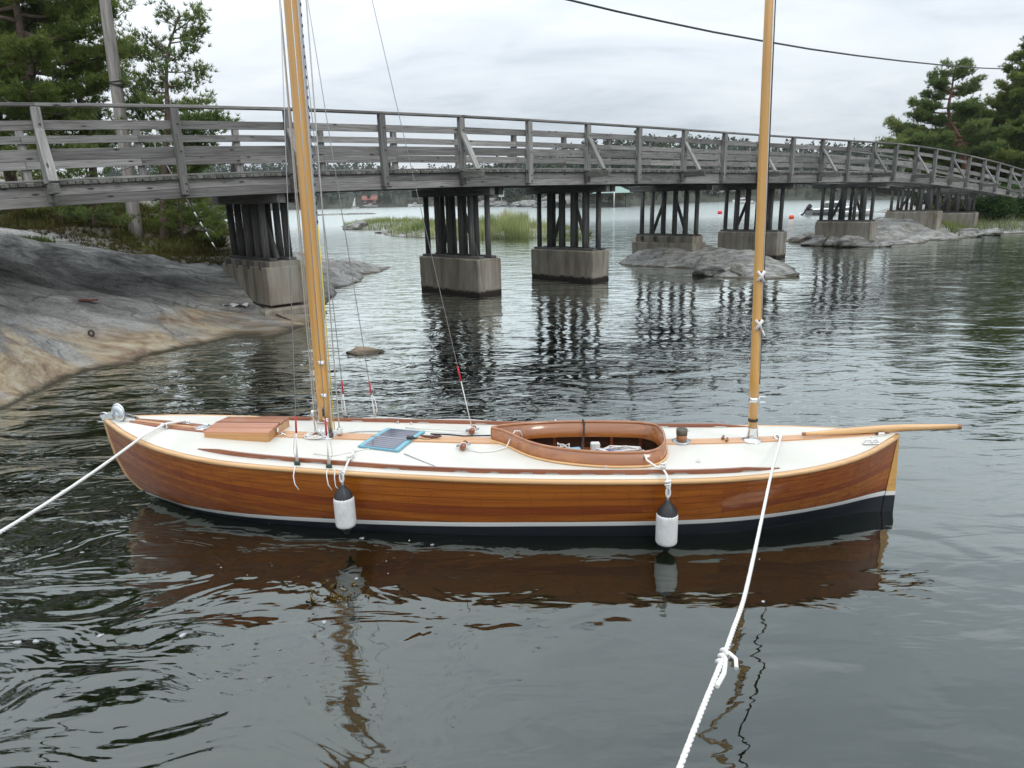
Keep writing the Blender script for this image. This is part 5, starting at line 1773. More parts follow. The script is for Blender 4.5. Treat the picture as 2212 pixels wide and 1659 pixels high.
g.build('rope_knot', M_ROPE, fen2, BM)
g = G(); p0 = Vector((-1.262, -.53, .655)); g.tube([p0 + Vector((.018 * math.cos(a), .014 * math.sin(a), .004 * a - .03)) for a in np.linspace(0, 13, 28)], .009, 6)
g.tube([dp(-1.29, -.32, .02), dp(-1.27, -.35, .035), dp(-1.285, -.40, .02), dp(-1.265, -.44, .03), dp(-1.28, -.47, .03), p0], .008, 6)
fen1 = [o for o in COL.objects if o.name.startswith('fender') and o.type == 'EMPTY'][0]
g.build('rope_knot', M_ROPE, fen1, BM)

# gear in the cockpit
g = G(); g.box((0, 0, 0), (.085, .06, .10), ch=.008)
tag(g.build('gear_box', M_WHITE2, None, BM @ Matrix.Translation((.80, .24, .475)) @ Matrix.Rotation(.1, 4, 'Z')), 'small white box standing in the cockpit among the ropes', 'box')
g = G(); g.box((0, 0, 0), (.16, .11, .045), ch=.01)
tag(g.build('plastic_tub', M_LTBLUE, None, BM @ Matrix.Translation((.60, .20, .45)) @ Matrix.Rotation(.3, 4, 'Z')), 'light blue plastic tub in the cockpit below the hanging cord', 'tub')
g = G(); g.box((0, 0, 0), (.20, .10, .06), ch=.006)
tag(g.build('wooden_crate', M_COAM, None, BM @ Matrix.Translation((.36, .20, .45)) @ Matrix.Rotation(-.1, 4, 'Z')), 'brown wooden crate at the front of the cockpit', 'crate')
rs = random.Random(3)


def heap(name, c, s, n, r, mat, label):
    pts = []
    for k in range(n):
        a = k * .8
        q = .55 + .45 * rs.random()
        pts.append(Vector((c[0] + s[0] * q * math.cos(a), c[1] + s[1] * q * math.sin(a), c[2] + s[2] * rs.random())))
    o = G().tube(pts, r, 6).mesh(name, mat)
    o = link(bpy.data.objects.new(name, o), None, BM)
    tag(o, label, 'rope')


heap('rope_coil', (1.02, .22, .43), (.24, .06, .05), 46, .007, M_ROPE, 'white rope heaped at the after end of the cockpit')
heap('rope_coil', (.95, .17, .43), (.18, .05, .04), 34, .007, M_ROPEB, 'blue rope lying in front of the white heap in the cockpit')
heap('rope_coil', (.50, .24, .44), (.07, .05, .08), 22, .006, M_ROPE, 'tangle of white rope beside the light blue tub')
heap('rope_coil', (.18, .14, .43), (.06, .03, .09), 14, .005, M_ROPE, 'loose white line in the pointed front of the cockpit')

# mooring lines, three strands laid together
def strand_rope(path, r, pitch=None):
    pitch = pitch or r * 7
    P = [Vector(p) for p in path]
    L_ = np.r_[0, np.cumsum([(P[i + 1] - P[i]).length for i in range(len(P) - 1)])]
    A = np.array(P)
    sv_ = np.arange(0, L_[-1], pitch / 9)
    C = np.stack([np.interp(sv_, L_, A[:, k]) for k in range(3)], -1)
    T = np.gradient(C, axis=0); T /= np.linalg.norm(T, axis=1)[:, None]
    a = np.cross(T, np.array([.1, .2, 1.0])); a /= np.linalg.norm(a, axis=1)[:, None]
    b = np.cross(T, a)
    g = G()
    for k in range(3):
        ph = 2 * math.pi * (sv_ / pitch + k / 3)
        g.tube([Vector(q) for q in C + (a * np.cos(ph)[:, None] + b * np.sin(ph)[:, None]) * r * .44], r * .62, 5)
    return g


inv = BM.inverted()
bl = [BM @ dp(-3.03, .07, .035), BM @ dp(-3.135, -.085, .04), BM @ Vector((-3.17, -.385, z_at(-3.17) + .075))]
fa = onz(0, 1133, .86)
a, b = bl[-1], Vector((fa.x, fa.y, .86))
ext = b + (b - a) * .6
bl += [p for p in sag(a, ext, .05, 20)[1:]]
o = strand_rope(bl, .0128).mesh('mooring_line', M_ROPE)
o = link(bpy.data.objects.new('mooring_line', o)); tag(o, 'taut white mooring line from the bow running out to the lower left', 'rope', 'white mooring lines')
slp = [BM @ dp(2.375, .07, .03), BM @ dp(2.368, -.02, .035)]
end0 = slp[-1]
way = [(1679, 951), (1667, 1020), (1651, 1095), (1633, 1180), (1608, 1290), (1584, 1360), (1563, 1418), (1512, 1545), (1467, 1662), (1420, 1785)]
cum = [0]
for i in range(1, len(way)): cum.append(cum[-1] + math.dist(way[i], way[i - 1]))
yn, yf = 1.62, end0.y
for q, cl_ in list(zip(way, cum))[1:]:
    t = cl_ / cum[8]
    slp.append(aty(q[0], q[1], 1 / ((1 - t) / yf + t / yn)))
knot, endp = slp[-4], slp[-2]
dense = []
P_ = [Vector(p) for p in slp]
for i in range(len(P_) - 1):
    p0, p1, p2, p3 = P_[max(i - 1, 0)], P_[i], P_[i + 1], P_[min(i + 2, len(P_) - 1)]
    for k in range(6):
        t = k / 6
        dense.append(.5 * ((2 * p1) + (p2 - p0) * t + (2 * p0 - 5 * p1 + 4 * p2 - p3) * t * t + (3 * p1 - p0 - 3 * p2 + p3) * t**3))
dense.append(P_[-1])
ml = link(bpy.data.objects.new('mooring_line', strand_rope(dense, .0098).mesh('mooring_line', M_ROPE)))
tag(ml, 'white mooring line with a knot, from the after deck towards the viewer', 'rope', 'white mooring lines')
g = G()
dk_ = (endp - knot).normalized(); sx_ = dk_.cross(Vector((0, 0, 1))).normalized(); sz_ = sx_.cross(dk_)
g.tube([knot + dk_ * (.006 * a - .03) + (sx_ * math.cos(a) + sz_ * math.sin(a)) * .013 for a in np.linspace(0, 14, 44)], .0085, 7)
g.tube([knot + sx_ * -.0, knot - sx_ * .02 * -1 * -1 + sz_ * .02, knot - sx_ * .045 + sz_ * .012 + dk_ * .012, knot - sx_ * .055 + dk_ * .05], .008, 7)
g.tube([knot + dk_ * .02 + sx_ * -.012, knot + dk_ * .10 - sx_ * .022, knot + dk_ * .19 - sx_ * .016 + sz_ * .004], .0088, 7)
g.build('rope_knot', M_ROPE, ml, Matrix.Identity(4))


# ------------------------------------------------------------------ vegetation
def tufts(P, A, n, ln, wd, spread, seed, tint, tvar=.18):
    """needle tufts: n thin blades round each axis"""
    rs = np.random.RandomState(seed)
    N = len(P)
    A = A / (np.linalg.norm(A, axis=1)[:, None] + 1e-9)
    d = A[:, None, :] + rs.normal(size=(N, n, 3)) * spread
    d /= np.linalg.norm(d, axis=2)[:, :, None]
    q = np.cross(d, rs.normal(size=(N, n, 3)))
    q /= np.linalg.norm(q, axis=2)[:, :, None] + 1e-9
    l_ = ln * rs.uniform(.6, 1.15, (N, n, 1))
    b = P[:, None, :] + d * (l_ * .08)
    V = np.stack([b - q * wd, b + q * wd, b + d * l_], 2)
    T = np.clip(tint[:, None] + rs.uniform(-tvar, tvar, (N, n)), 0, 1)
    return V.reshape(-1, 3), np.repeat(T.ravel(), 3)


def bez(p0, p1, p2, n):
    return [p0 * (1 - t) ** 2 + p1 * 2 * t * (1 - t) + p2 * t * t for t in np.linspace(0, 1, n)]


def pine(name, base, path, boughs, seed, label, mat, bark, group=None, cat='pine tree', r0=.14, tuft=(11, .15, .012), per=26, flat=.45, upturn=.25, dead=0):
    """path: trunk offsets from the base; boughs: list of (height fraction, azimuth or None, length)"""
    rs = np.random.RandomState(seed); rr = random.Random(seed)
    root = empty(name, base, 0, label, cat, group)
    B = np.array(base, float)
    tp_ = np.array([(0, 0, -.35)] + list(path), float)
    Ht = tp_[-1, 2]
    tg = G()
    rad = [max(.02, r0 * (1 - .86 * max(0, z) / Ht)) for z in tp_[:, 2]]
    rad[0] = r0 * 1.25
    tg.tube(tp_, rad, 9, smooth=True)
    P, A, T = [], [], []

    def at(f):
        z = f * Ht
        return np.array([np.interp(z, tp_[:, 2], tp_[:, k]) for k in range(2)] + [z])
    for (f, az, ln) in boughs:
        az = rs.uniform(0, 6.283) if az is None else az
        o_ = at(f)
        dirh = np.array([math.cos(az), math.sin(az), 0])
        rise = rs.uniform(-.05, .35) + .45 * max(0, f - .75) / .25
        end = o_ + dirh * ln + np.array([0, 0, ln * rise])
        ctrl = o_ + dirh * ln * .5 + np.array([0, 0, ln * (rise * .5 - .12)]) + rs.normal(size=3) * ln * .07
        pts = bez(o_, ctrl, end, 9)
        br = max(.010, .032 * ln ** .8 * (r0 / .14) ** .5)
        tg.tube(pts, list(np.linspace(br, .006, 9)), 5)
        tone = rs.uniform(.28, .68)
        nsub = max(3, int(per * ln / 3.0))
        for k in range(nsub):
            t = rs.uniform(.12, 1.0) ** .75
            i = min(7, int(t * 8)); fr = t * 8 - i
            p = pts[i] * (1 - fr) + pts[i + 1] * fr
            sd = rs.choice([-1, 1])
            dv = (pts[i + 1] - pts[i]); dv /= np.linalg.norm(dv) + 1e-9
            side = np.cross(dv, [0, 0, 1]); side /= np.linalg.norm(side) + 1e-9
            sl_ = ln * rs.uniform(.14, .34) * (1.15 - .6 * abs(t - .55)) + .18
            dd = dv * rs.uniform(.3, 1) + side * sd * rs.uniform(.3, 1) + np.array([0, 0, rs.uniform(-.15, .45) * (.5 + upturn)])
            dd /= np.linalg.norm(dd)
            e = p + dd * sl_
            if rs.rand() < .5: tg.tube([p, (p + e) / 2 + np.array([0, 0, -.02]), e], [.012, .008, .005], 4, caps=False)
            m = max(5, int(sl_ * 24))
            for q in rs.uniform(.25, 1.0, m):
                c = p + (e - p) * q + rs.normal(size=3) * np.array([.07, .07, .05]) * (1 + flat * .3)
                P.append(c); A.append(dd * .6 + np.array([0, 0, .55 + upturn]) + rs.normal(size=3) * .3)
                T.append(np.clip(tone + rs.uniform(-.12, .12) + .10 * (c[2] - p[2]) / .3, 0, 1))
    # leader
    for k in range(int(14 * per / 26)):
        f = rs.uniform(.86, 1.0)
        P.append(at(f) + rs.normal(size=3) * np.array([.09, .09, .05])); A.append(np.array([0, 0, 1.]) + rs.normal(size=3) * .4); T.append(.5)
    for k in range(dead):
        f = rs.uniform(.06, .45); az = rs.uniform(0, 6.283); ln = rs.uniform(.5, 1.6)
        o_ = at(f); e = o_ + np.array([math.cos(az) * ln, math.sin(az) * ln, rs.uniform(-.4, .1) * ln])
        tg.tube(bez(o_, (o_ + e) / 2 + rs.normal(size=3) * .12, e, 6), list(np.linspace(.022, .005, 6)), 4)
    tg.build('trunk', bark, root, WM[root.name])
    V, tt_ = tufts(np.array(P), np.array(A), tuft[0], tuft[1], tuft[2], .55, seed + 1, np.array(T))
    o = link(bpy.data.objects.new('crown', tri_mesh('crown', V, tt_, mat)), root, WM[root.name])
    return root


def auto_boughs(seed, n, f0, f1, R, shape, azs=None):
    rs = np.random.RandomState(seed)
    out = []
    for k in range(n):
        f = f0 + (f1 - f0) * (k + rs.uniform(0, .8)) / n
        u = (f - f0) / (f1 - f0)
        out.append((min(f, .985), (k * 2.399 + rs.uniform(-.5, .5)), R * shape(u) * rs.uniform(.65, 1.1)))
    return out


def ground(px, py, Y, fn):
    p = aty(px, py, Y)
    return (p.x, p.y, float(fn(np.array([p.x]), np.array([p.y]))[0]))


def on_ground(x, y, fn):
    return (x, y, float(fn(np.array([x]), np.array([y]))[0]))


dome = lambda u: (.55 + .75 * u) if u < .4 else max(.12, .85 - .75 * ((u - .4) / .6) ** 1.4)
cone = lambda u: max(.12, 1 - u * .88)

# the slim pine that stands clear against the sky
def trunk_px(base, pts, Y):
    return [tuple(np.array(aty(px, py, Y)) - np.array(base)) for px, py in pts]


Ys = 20.3
bs_ = ground(355, 517, Ys, left_z)
pth = [(0, 0, 0)] + trunk_px(bs_, [(354, 440), (357, 330), (362, 235), (359, 170), (362, 110), (378, 60), (388, 30)], Ys)
bo = [(.60, 0.1, 1.05), (.60, 2.9, .9), (.62, 1.4, .8), (.54, .15, 1.5), (.54, -.3, 1.25), (.53, 2.8, .9), (.50, .3, 1.2), (.47, 3.4, .8), (.46, 0, 1.3), (.43, -.2, 1.35), (.42, 2.5, .8), (.40, .35, 1.2),
      (.66, 3.0, 1.1), (.67, 3.3, 1.0), (.70, 0.2, .75), (.72, 2.8, .75), (.76, .3, .8), (.78, 3.5, .7), (.80, -.3, .75), (.84, 2.7, .55), (.86, 3.3, .6), (.88, .2, .7), (.90, .5, .65), (.93, 0, .65), (.95, 2.6, .5), (.97, .3, .55), (.985, 3.6, .35),
      (.5, 1.6, .9), (.58, 4.6, .8), (.74, 4.9, .6), (.68, 1.7, .7), (.82, 1.5, .6), (.36, .1, 1.1), (.33, .5, 1.3), (.30, -.2, 1.2), (.36, 3.2, 1.0)]
pine('pine_tree', bs_, pth, bo, 51, 'slim open pine standing alone against the sky, right of the utility pole', M_PINE, M_BARK, 'pines on the left bank', per=31, r0=.13, dead=5, flat=2.0)
# the dense pines that fill the left edge
b1 = on_ground(-14.6, 22.6, left_z)
pine('pine_tree', b1, [(0, 0, 0), (.15, .1, 2.5), (.0, .2, 5.5), (.2, .1, 8.5), (.1, 0, 11.2)], auto_boughs(61, 62, .14, .99, 3.6, dome), 61,
     'tall dense pine at the left edge, its crown rising above the frame', M_PINE2, M_BARK, 'pines on the left bank', per=34, r0=.19, dead=6, tuft=(9, .17, .012), flat=1.5)
b1 = on_ground(-17.6, 25.5, left_z)
pine('pine_tree', b1, [(0, 0, 0), (-.2, .1, 3), (.1, .2, 6), (.2, .1, 10), (.1, 0, 13.2)], auto_boughs(62, 60, .16, .99, 4.0, dome), 62,
     'tallest pine on the left bank, standing behind the dense one', M_PINE, M_BARK, 'pines on the left bank', per=34, r0=.21, tuft=(9, .17, .012), flat=1.5)
b1 = on_ground(-14.3, 24.6, left_z)
pine('pine_tree', b1, [(0, 0, 0), (.1, .1, 2.2), (.0, .1, 5), (-.2, 0, 8), (-.1, 0, 10.4)], auto_boughs(63, 40, .22, .99, 1.6, dome) + [(.93, 0.1, 2.3), (.86, -.1, 1.9), (.97, .2, 1.7)], 63,
     'dark pine directly behind the utility pole, boughs showing on both its sides', M_PINE, M_BARK, 'pines on the left bank', per=36, r0=.15)
b1 = on_ground(-19.5, 21.0, left_z)
pine('pine_tree', b1, [(0, 0, 0), (.1, .1, 3), (.0, .1, 6), (-.2, 0, 9), (-.1, 0, 12)], auto_boughs(64, 56, .12, .99, 3.4, dome), 64,
     'leafy pine cut off by the left edge of the view', M_PINE2, M_BARK, 'pines on the left bank', per=34, r0=.18, tuft=(9, .17, .012), flat=1.5)
for (x, y, h_, R, sd, lb) in [(-11.7, 19.9, 2.3, 1.0, 71, 'low bushy pine beside the slim trunk under the bridge'), (-9.6, 20.6, 2.5, 1.15, 72, 'bushy young pine just left of the first pier'),
                              (-15.4, 19.3, 1.9, 1.1, 73, 'low pine scrub under the bridge at far left'), (-13.6, 21.3, 2.4, 1.2, 74, 'young pine left of the utility pole base'),
                              (-10.4, 23.2, 3.0, 1.4, 75, 'young pine behind the striped guy wire'), (-17.2, 20.2, 2.6, 1.5, 76, 'bushy pine at the foot of the tall left pines'), (-12.4, 27.0, 4.2, 1.9, 77, 'half grown pine seen between the rails behind the pole')]:
    pine('young_pine', on_ground(x, y, left_z), [(0, 0, 0), (.05, 0, h_ * .5), (.02, .03, h_)], auto_boughs(sd, 26, .06, .97, R, cone), sd, lb, M_PINE if sd % 2 else M_PINE2, M_BARK, 'young pines under the bridge', per=30, r0=.05, tuft=(10, .12, .010))

# right bank
b1 = aty(2076, 318, 55); gz_ = float(right_z(np.array([b1.x]), np.array([b1.y]))[0])
bs_ = (b1.x + .6, b1.y, gz_)
pth = [(0, 0, 0), (.1, 0, 2.0)] + [tuple(np.array(aty(px, py, 55)) - np.array(bs_)) for px, py in [(2080, 318), (2068, 290), (2052, 262), (2048, 232), (2056, 195), (2060, 160), (2066, 136)]]
bo = [(.46, 3.1, 3.6), (.44, 2.9, 4.6), (.47, 3.4, 4.2), (.42, 3.2, 5.2), (.50, 2.9, 3.4), (.40, 3.6, 3.6), (.38, 3.0, 4.2), (.36, 2.6, 3.4), (.34, 3.3, 3.2),
      (.58, 3.0, 2.2), (.62, 3.2, 2.6), (.66, 2.8, 2.4), (.70, 3.3, 2.1), (.62, .1, 1.6), (.66, .3, 2.0), (.70, -.2, 2.0), (.55, .2, 2.2), (.50, -.3, 2.4), (.45, .2, 2.6),
      (.76, 3.0, 1.8), (.80, 3.4, 1.8), (.78, .2, 1.8), (.83, .0, 1.7), (.86, 2.9, 1.4), (.88, .4, 1.4), (.91, 3.2, 1.1), (.93, .0, 1.1), (.96, 2.8, .7), (.97, .4, .7),
      (.6, 1.6, 1.8), (.7, 4.7, 1.6), (.8, 1.5, 1.4), (.5, 4.7, 2.0), (.9, 4.6, .9), (.40, 4.9, 2.4), (.42, 1.4, 2.2)]
pine('pine_tree', bs_, pth, bo, 81, 'spreading pine with a red crooked trunk behind the right end of the bridge', M_PINE, M_BARKR, 'pines on the right bank', per=27, r0=.26, tuft=(11, .26, .020), flat=3.5)
for (x, y, h_, R, n_, f0, sd, lb, mt_) in [(40.6, 57, 11.0, 4.2, 84, .06, 82, 'broad dense tree at the right edge of the view, behind the bridge end', M_PINE2),
                                          (37.6, 59, 7.6, 3.6, 64, .05, 83, 'lower dense tree between the red trunked pine and the right edge', M_PINE2),
                                          (37.2, 62, 5.0, 2.6, 44, .05, 84, 'low dark tree seen through the railing left of the red trunk', M_PINE), (46.5, 62, 12.5, 4.4, 70, .08, 85, 'tall pine cut off by the right edge of the view', M_PINE)]:
    pine('pine_tree', on_ground(x, y, right_z), [(0, 0, 0), (.1, .1, h_ * .3), (-.1, .1, h_ * .65), (.05, 0, h_)], auto_boughs(sd, n_, f0, .99, R, cone if sd != 84 else dome), sd, lb, mt_, M_BARK, 'pines on the right bank', per=28, r0=.2, tuft=(11, .27, .024), flat=4.0)


def leaf_bush(name, base, size, n, leaf, seed, label, mat, group):
    rs = np.random.RandomState(seed)
    root = empty(name, base, 0, label, 'bush', group)
    tg = G()
    C = []
    for k in range(16):
        a = rs.uniform(0, 6.283); r = rs.uniform(.2, .85)
        e = np.array([size[0] * r * math.cos(a), size[1] * r * math.sin(a), size[2] * rs.uniform(.45, 1.0) * (1.05 - .45 * r)])
        tg.tube(bez(np.array([0, 0, -.1]), e * np.array([.3, .3, .7]), e, 6), list(np.linspace(.03, .008, 6)), 4)
        C.append(e)
    C = np.array(C)
    tg.build('stems', M_BARK, root, WM[root.name])
    idx = rs.randint(0, len(C), n)
    P = C[idx] * rs.uniform(.55, 1.0, (n, 1)) + rs.normal(size=(n, 3)) * np.array([size[0], size[1], size[2]]) * .17
    P[:, 2] = np.abs(P[:, 2])
    d = rs.normal(size=(n, 3)); d[:, 2] = np.abs(d[:, 2]) * .5; d /= np.linalg.norm(d, axis=1)[:, None]
    q = np.cross(d, rs.normal(size=(n, 3))); q /= np.linalg.norm(q, axis=1)[:, None]
    s_ = leaf * rs.uniform(.6, 1.2, (n, 1))
    V = np.stack([P - d * s_, P - q * s_ * .45, P + d * s_, P + q * s_ * .45], 1).reshape(-1, 3)
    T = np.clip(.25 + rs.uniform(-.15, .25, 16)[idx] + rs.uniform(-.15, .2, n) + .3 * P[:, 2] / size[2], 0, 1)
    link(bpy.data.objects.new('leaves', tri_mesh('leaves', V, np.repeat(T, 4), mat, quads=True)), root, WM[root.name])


for (x, y, sx, sz, sd, lb) in [(34.6, 45.6, 2.1, 1.7, 91, 'leafy green bush at the right end of the bridge'), (31.2, 45.6, 1.9, 1.5, 92, 'green bush under the bridge right of the last pier'),
                               (37.4, 46.5, 2.2, 2.2, 93, 'tallest leafy bush at the right edge beside the bridge'), (29.4, 46.4, 1.5, 1.1, 94, 'twiggy olive bush beside the last low pier'), (36.0, 50.5, 2.2, 1.6, 95, 'leafy bush behind the railing at the bridge end')]:
    leaf_bush('bush', on_ground(x, y, right_z), (sx, sx * .8, sz), 2600, .13, sd, lb, M_LEAF if sd != 94 else M_HEATH, 'bushes on the right bank')


def blades(name, n, seed, sampler, h0, h1, w, mat, lean=.25, seg=2):
    rs = np.random.RandomState(seed)
    P = sampler(rs, n)
    n = len(P)
    h = h0 + (h1 - h0) * np.clip(rs.uniform(.1, .75, n) + fbm(P[:, 0] * .9 + seed, P[:, 1] * .5, 3) * .9, 0, 1)
    a = rs.uniform(0, 6.283, n); la = rs.uniform(0, 6.283, n); lm = rs.uniform(0, lean, n) * h
    q = np.stack([np.cos(a) * w, np.sin(a) * w, 0 * a], -1)
    m = P + np.stack([np.cos(la) * lm * .3, np.sin(la) * lm * .3, h * .55], -1)
    t = P + np.stack([np.cos(la) * lm, np.sin(la) * lm, h], -1)
    V = np.concatenate([np.stack([P - q, P + q, m + q * .8, m - q * .8], 1), np.stack([m - q * .8, m + q * .8, t + q * .12, t - q * .12], 1)]).reshape(-1, 3)
    T = np.clip(.45 + fbm(P[:, 0] * .5, P[:, 1] * .5, 3) * .7 + rs.uniform(-.25, .25, n), 0, 1)
    T = np.repeat(np.concatenate([T, np.clip(T + .15, 0, 1)]), 4)
    return tag(link(bpy.data.objects.new(name, tri_mesh(name, V, T, mat, quads=True))), kind='stuff')


def islet_sample(pxa, pxb, ya, yb, zmin=-.05):
    def f(rs, n):
        Y = rs.uniform(ya, yb, n); px = rs.uniform(pxa, pxb, n)
        X = (px - 1106) / F_PX * .966 * Y
        z = rit(X, Y)
        k = (z > zmin) & (z < 2)
        return np.stack([X, Y, np.maximum(z - .03, -.1)], -1)[k]
    return f


blades('reeds', 5200, 101, islet_sample(1030, 1150, 46, 56, -.22), .9, 1.75, .012, M_REED, .25)
blades('reeds', 4200, 102, islet_sample(930, 1215, 47, 60, -.12), .35, 1.1, .012, M_REED, .45)
blades('shore_grass', 7000, 103, islet_sample(735, 1000, 54, 92, .0), .35, .8, .02, M_GRASS, .5)
blades('shore_grass', 3000, 104, islet_sample(1190, 1300, 46, 60, .0), .3, .7, .015, M_GRASS, .5)


def bank_sample(rs, n):
    X = rs.uniform(25.5, 46, n); Y = rs.uniform(39, 56, n)
    z = right_z(X, Y)
    k = (z > .10) & (z < 3) & (Y < 42 + (X - 25) * .9 + 6)
    return np.stack([X, Y, z - .03], -1)[k]


blades('bank_grass', 22000, 105, bank_sample, .25, .62, .014, M_GRASS, .55)


def hill_sample(rs, n):
    X = rs.uniform(-26, -8.2, n); Y = rs.uniform(17.4, 34, n)
    z = left_z(X, Y)
    k = (z > .9) & (fbm(X * .5 + 3, Y * .5, 4) > -.12 - (Y > 22) * .15) & (Y > 19.4 + .25 * fbm(X * .8, Y * 0, 2) + .16 * np.minimum(0, X + 11))
    return np.stack([X, Y, z - .02], -1)[k]


def heath_patch(name, n, seed, sampler, size, mat):
    rs = np.random.RandomState(seed)
    P = sampler(rs, n)
    A = np.tile([0, 0, 1.0], (len(P), 1)) + rs.normal(size=(len(P), 3)) * .4
    T = np.clip(.45 + fbm(P[:, 0] * .6, P[:, 1] * .6 + 8, 3) * 1.0 + rs.uniform(-.15, .15, len(P)), 0, 1)
    V, tt_ = tufts(P, A, 9, size, size * .07, .7, seed + 1, T)
    return tag(link(bpy.data.objects.new(name, tri_mesh(name, V, tt_, mat))), kind='stuff')


heath_patch('undergrowth', 24000, 111, hill_sample, .32, M_HEATH)
heath_patch('moss_and_grass', 16000, 112, hill_sample, .26, M_PINE2)


def rim_sample(rs, n):
    t = rs.uniform(0, 1, n)
    px = 0 + 500 * t
    P = []
    for q in px:
        p = aty(q, 516 + rs.normal() * 7, 18.9 + rs.uniform(-.5, 1.6)); P.append((p.x, p.y, float(left_z(np.array([p.x]), np.array([p.y]))[0])))
    return np.array(P)


heath_patch('dry_grass', 1500, 113, rim_sample, .14, M_HEATH)
p = aty(62, 530, 17.3)
heath_patch('grass_tuft', 90, 114, lambda rs, n: np.stack([p.x + rs.normal(size=n) * .25, p.y + rs.normal(size=n) * .12, left_z(p.x + rs.normal(size=n) * .01, np.full(n, p.y))], -1), .22, M_GRASS)
rs = random.Random(17)
for k in range(7):
    x, y = rs.uniform(-17, -9), rs.uniform(20.3, 26)
    s_ = rs.uniform(.2, .5)
    boulder('stone', (x, y, float(left_z(np.array([x]), np.array([y]))[0]) + .05), (s_ * 1.3, s_, s_ * .55), 200 + k, M_HILL, 'lichen covered stone lying on the slope under the pines', 'stone', 'stones on the pine slope', rz=rs.uniform(0, 3))
p = aty(2085, 506, 40.4); boulder('boulder', (p.x, p.y, .1), (1.35, .7, .5), 301, M_ROCKI, 'grey boulder at the water edge right of the sloping rock')
p = aty(2135, 503, 41.4); boulder('boulder', (p.x, p.y, .1), (.85, .6, .42), 302, M_ROCKI, 'smaller stone in the grass right of the grey boulder')
for k, (px, py, Y, s_, lb) in enumerate([(1766, 519, 36.5, .85, 'broken rock lump at the left corner of the pier on the right bank'), (1802, 519, 35.9, .8, 'low broken rock below the middle of that pier on the right bank'),
                                         (1842, 522, 35.2, .95, 'broken rock at the right corner of the pier on the right bank'), (1876, 526, 34.8, .8, 'dark broken rock in the water right of the bank pier'),
                                         (1906, 528, 34.9, .7, 'small outermost rock in the water off the right bank'), (1728, 512, 39.6, .9, 'grey rock lump between the fifth pier and the right bank')]):
    p = aty(px, py, Y); boulder('boulder', (p.x, p.y, .08), (s_, s_ * .7, s_ * .5), 310 + k, M_ROCKI, lb, group='broken rocks under the bridge')


# ------------------------------------------------------------------ pole, wires
pb = ground(297, 522, 20.0, left_z)
pt = aty(205, -160, 20.0)
pd = (Vector(pt) - Vector(pb))
x = pd.normalized(); y = Vector((0, 1, 0)); y = (y - x * y.dot(x)).normalized(); z = x.cross(y)
PM = Matrix(((x.x, y.x, z.x, pb[0]), (x.y, y.y, z.y, pb[1]), (x.z, y.z, z.z, pb[2]), (0, 0, 0, 1)))
pole = empty('utility_pole', pb, 0, 'leaning grey wooden utility pole among the pines behind the bridge', 'utility pole')
g = G(); g.tube([(t * pd.length, .006 * math.sin(t * 9), .006 * math.cos(t * 7)) for t in np.linspace(-.05, 1, 12)], list(np.linspace(.185, .125, 12)), 14); g.build('pole_shaft', M_POLE, pole, PM)
hl = (Vector(aty(250, 180, 20.0)) - Vector(pb)).length
g = G()
for k, o_ in enumerate((-.05, .0, .06)):
    g.tube([PM @ Vector((hl + o_ + .05 * math.sin(a + k), .175 * math.cos(a), .175 * math.sin(a))) for a in np.linspace(0, 6.283, 16)], .013, 6)
g.build('wire_lashing', M_CABLE, pole, Matrix.Identity(4))
an = Vector(ground(472, 533, 19.6, left_z)); top = PM @ Vector((hl, .16, 0))
g = G(); g.tube([an, top], .009, 6); g.build('guy_wire', M_STEEL, pole, Matrix.Identity(4))
gd = (top - an)
for k in range(9):
    a, b = an + gd * (.02 + .03 * k), an + gd * (.02 + .03 * (k + 1))
    g = G(); g.tube([a, b], .02, 7); g.build('guard_band', M_WHITE if k % 2 else M_CABLE, pole, Matrix.Identity(4))
# overhead cable across the sound
wp = []
for (px, py) in [(1120, -24), (1230, 0), (1330, 24), (1430, 46), (1540, 69), (1645, 88), (1750, 106), (1850, 120), (1950, 132), (2050, 142), (2120, 147), (2200, 150), (2290, 150)]:
    t = (px - 1230) / 960
    wp.append(aty(px, py, 1 / ((1 - t) / 15.0 + t / 62.0)))
o = G().tube(wp, [.019 + .021 * i / 12 for i in range(13)], 8).mesh('overhead_cable', M_CABLE)
o = link(bpy.data.objects.new('overhead_cable', o)); tag(o, 'thick black cable sagging across the sky from top centre to the right trees', 'cable')

# ------------------------------------------------------------------ small things on the rocks and the water
p = ground(198, 731, 0, left_z) if False else None


def on_left(px, py):
    """first point of the left shore along the ray of a measured point"""
    d = ray(px, py)
    for Y in np.arange(8, 26, .05):
        q = aty(px, py, Y)
        if float(left_z(np.array([q.x]), np.array([q.y]))[0]) >= q.z:
            return q
    return aty(px, py, 13)


q = on_left(199, 731)
g = G(); g.tube([q + Vector((0, 0, -.05)), q + Vector((0, 0, .06))], .02, 8)
g.tube([q + Vector((.05 * math.cos(a), 0, .10 + .05 * math.sin(a))) for a in np.linspace(0, 6.283, 18)], .017, 8)
o = g.build('mooring_eye', M_IRON); tag(o, 'rusty iron mooring eye set in the bare rock on the left', 'mooring ring')
q = on_left(510, 662)
g = G(); V = []
for j in range(6):
    for i in range(9):
        V.append((q.x - .28 + .07 * i, q.y - .12 + .05 * j + .02 * math.sin(i), q.z + .04 + .03 * math.sin(i * 1.3 + j)))
g.add(V, [(j * 9 + i, j * 9 + i + 1, (j + 1) * 9 + i + 1, (j + 1) * 9 + i) for j in range(5) for i in range(8)], 0, True)
V2 = [(a, b, c - .012) for a, b, c in V]; g.add(V2, [(j * 9 + i, (j + 1) * 9 + i, (j + 1) * 9 + i + 1, j * 9 + i + 1) for j in range(5) for i in range(8)], 0, True)
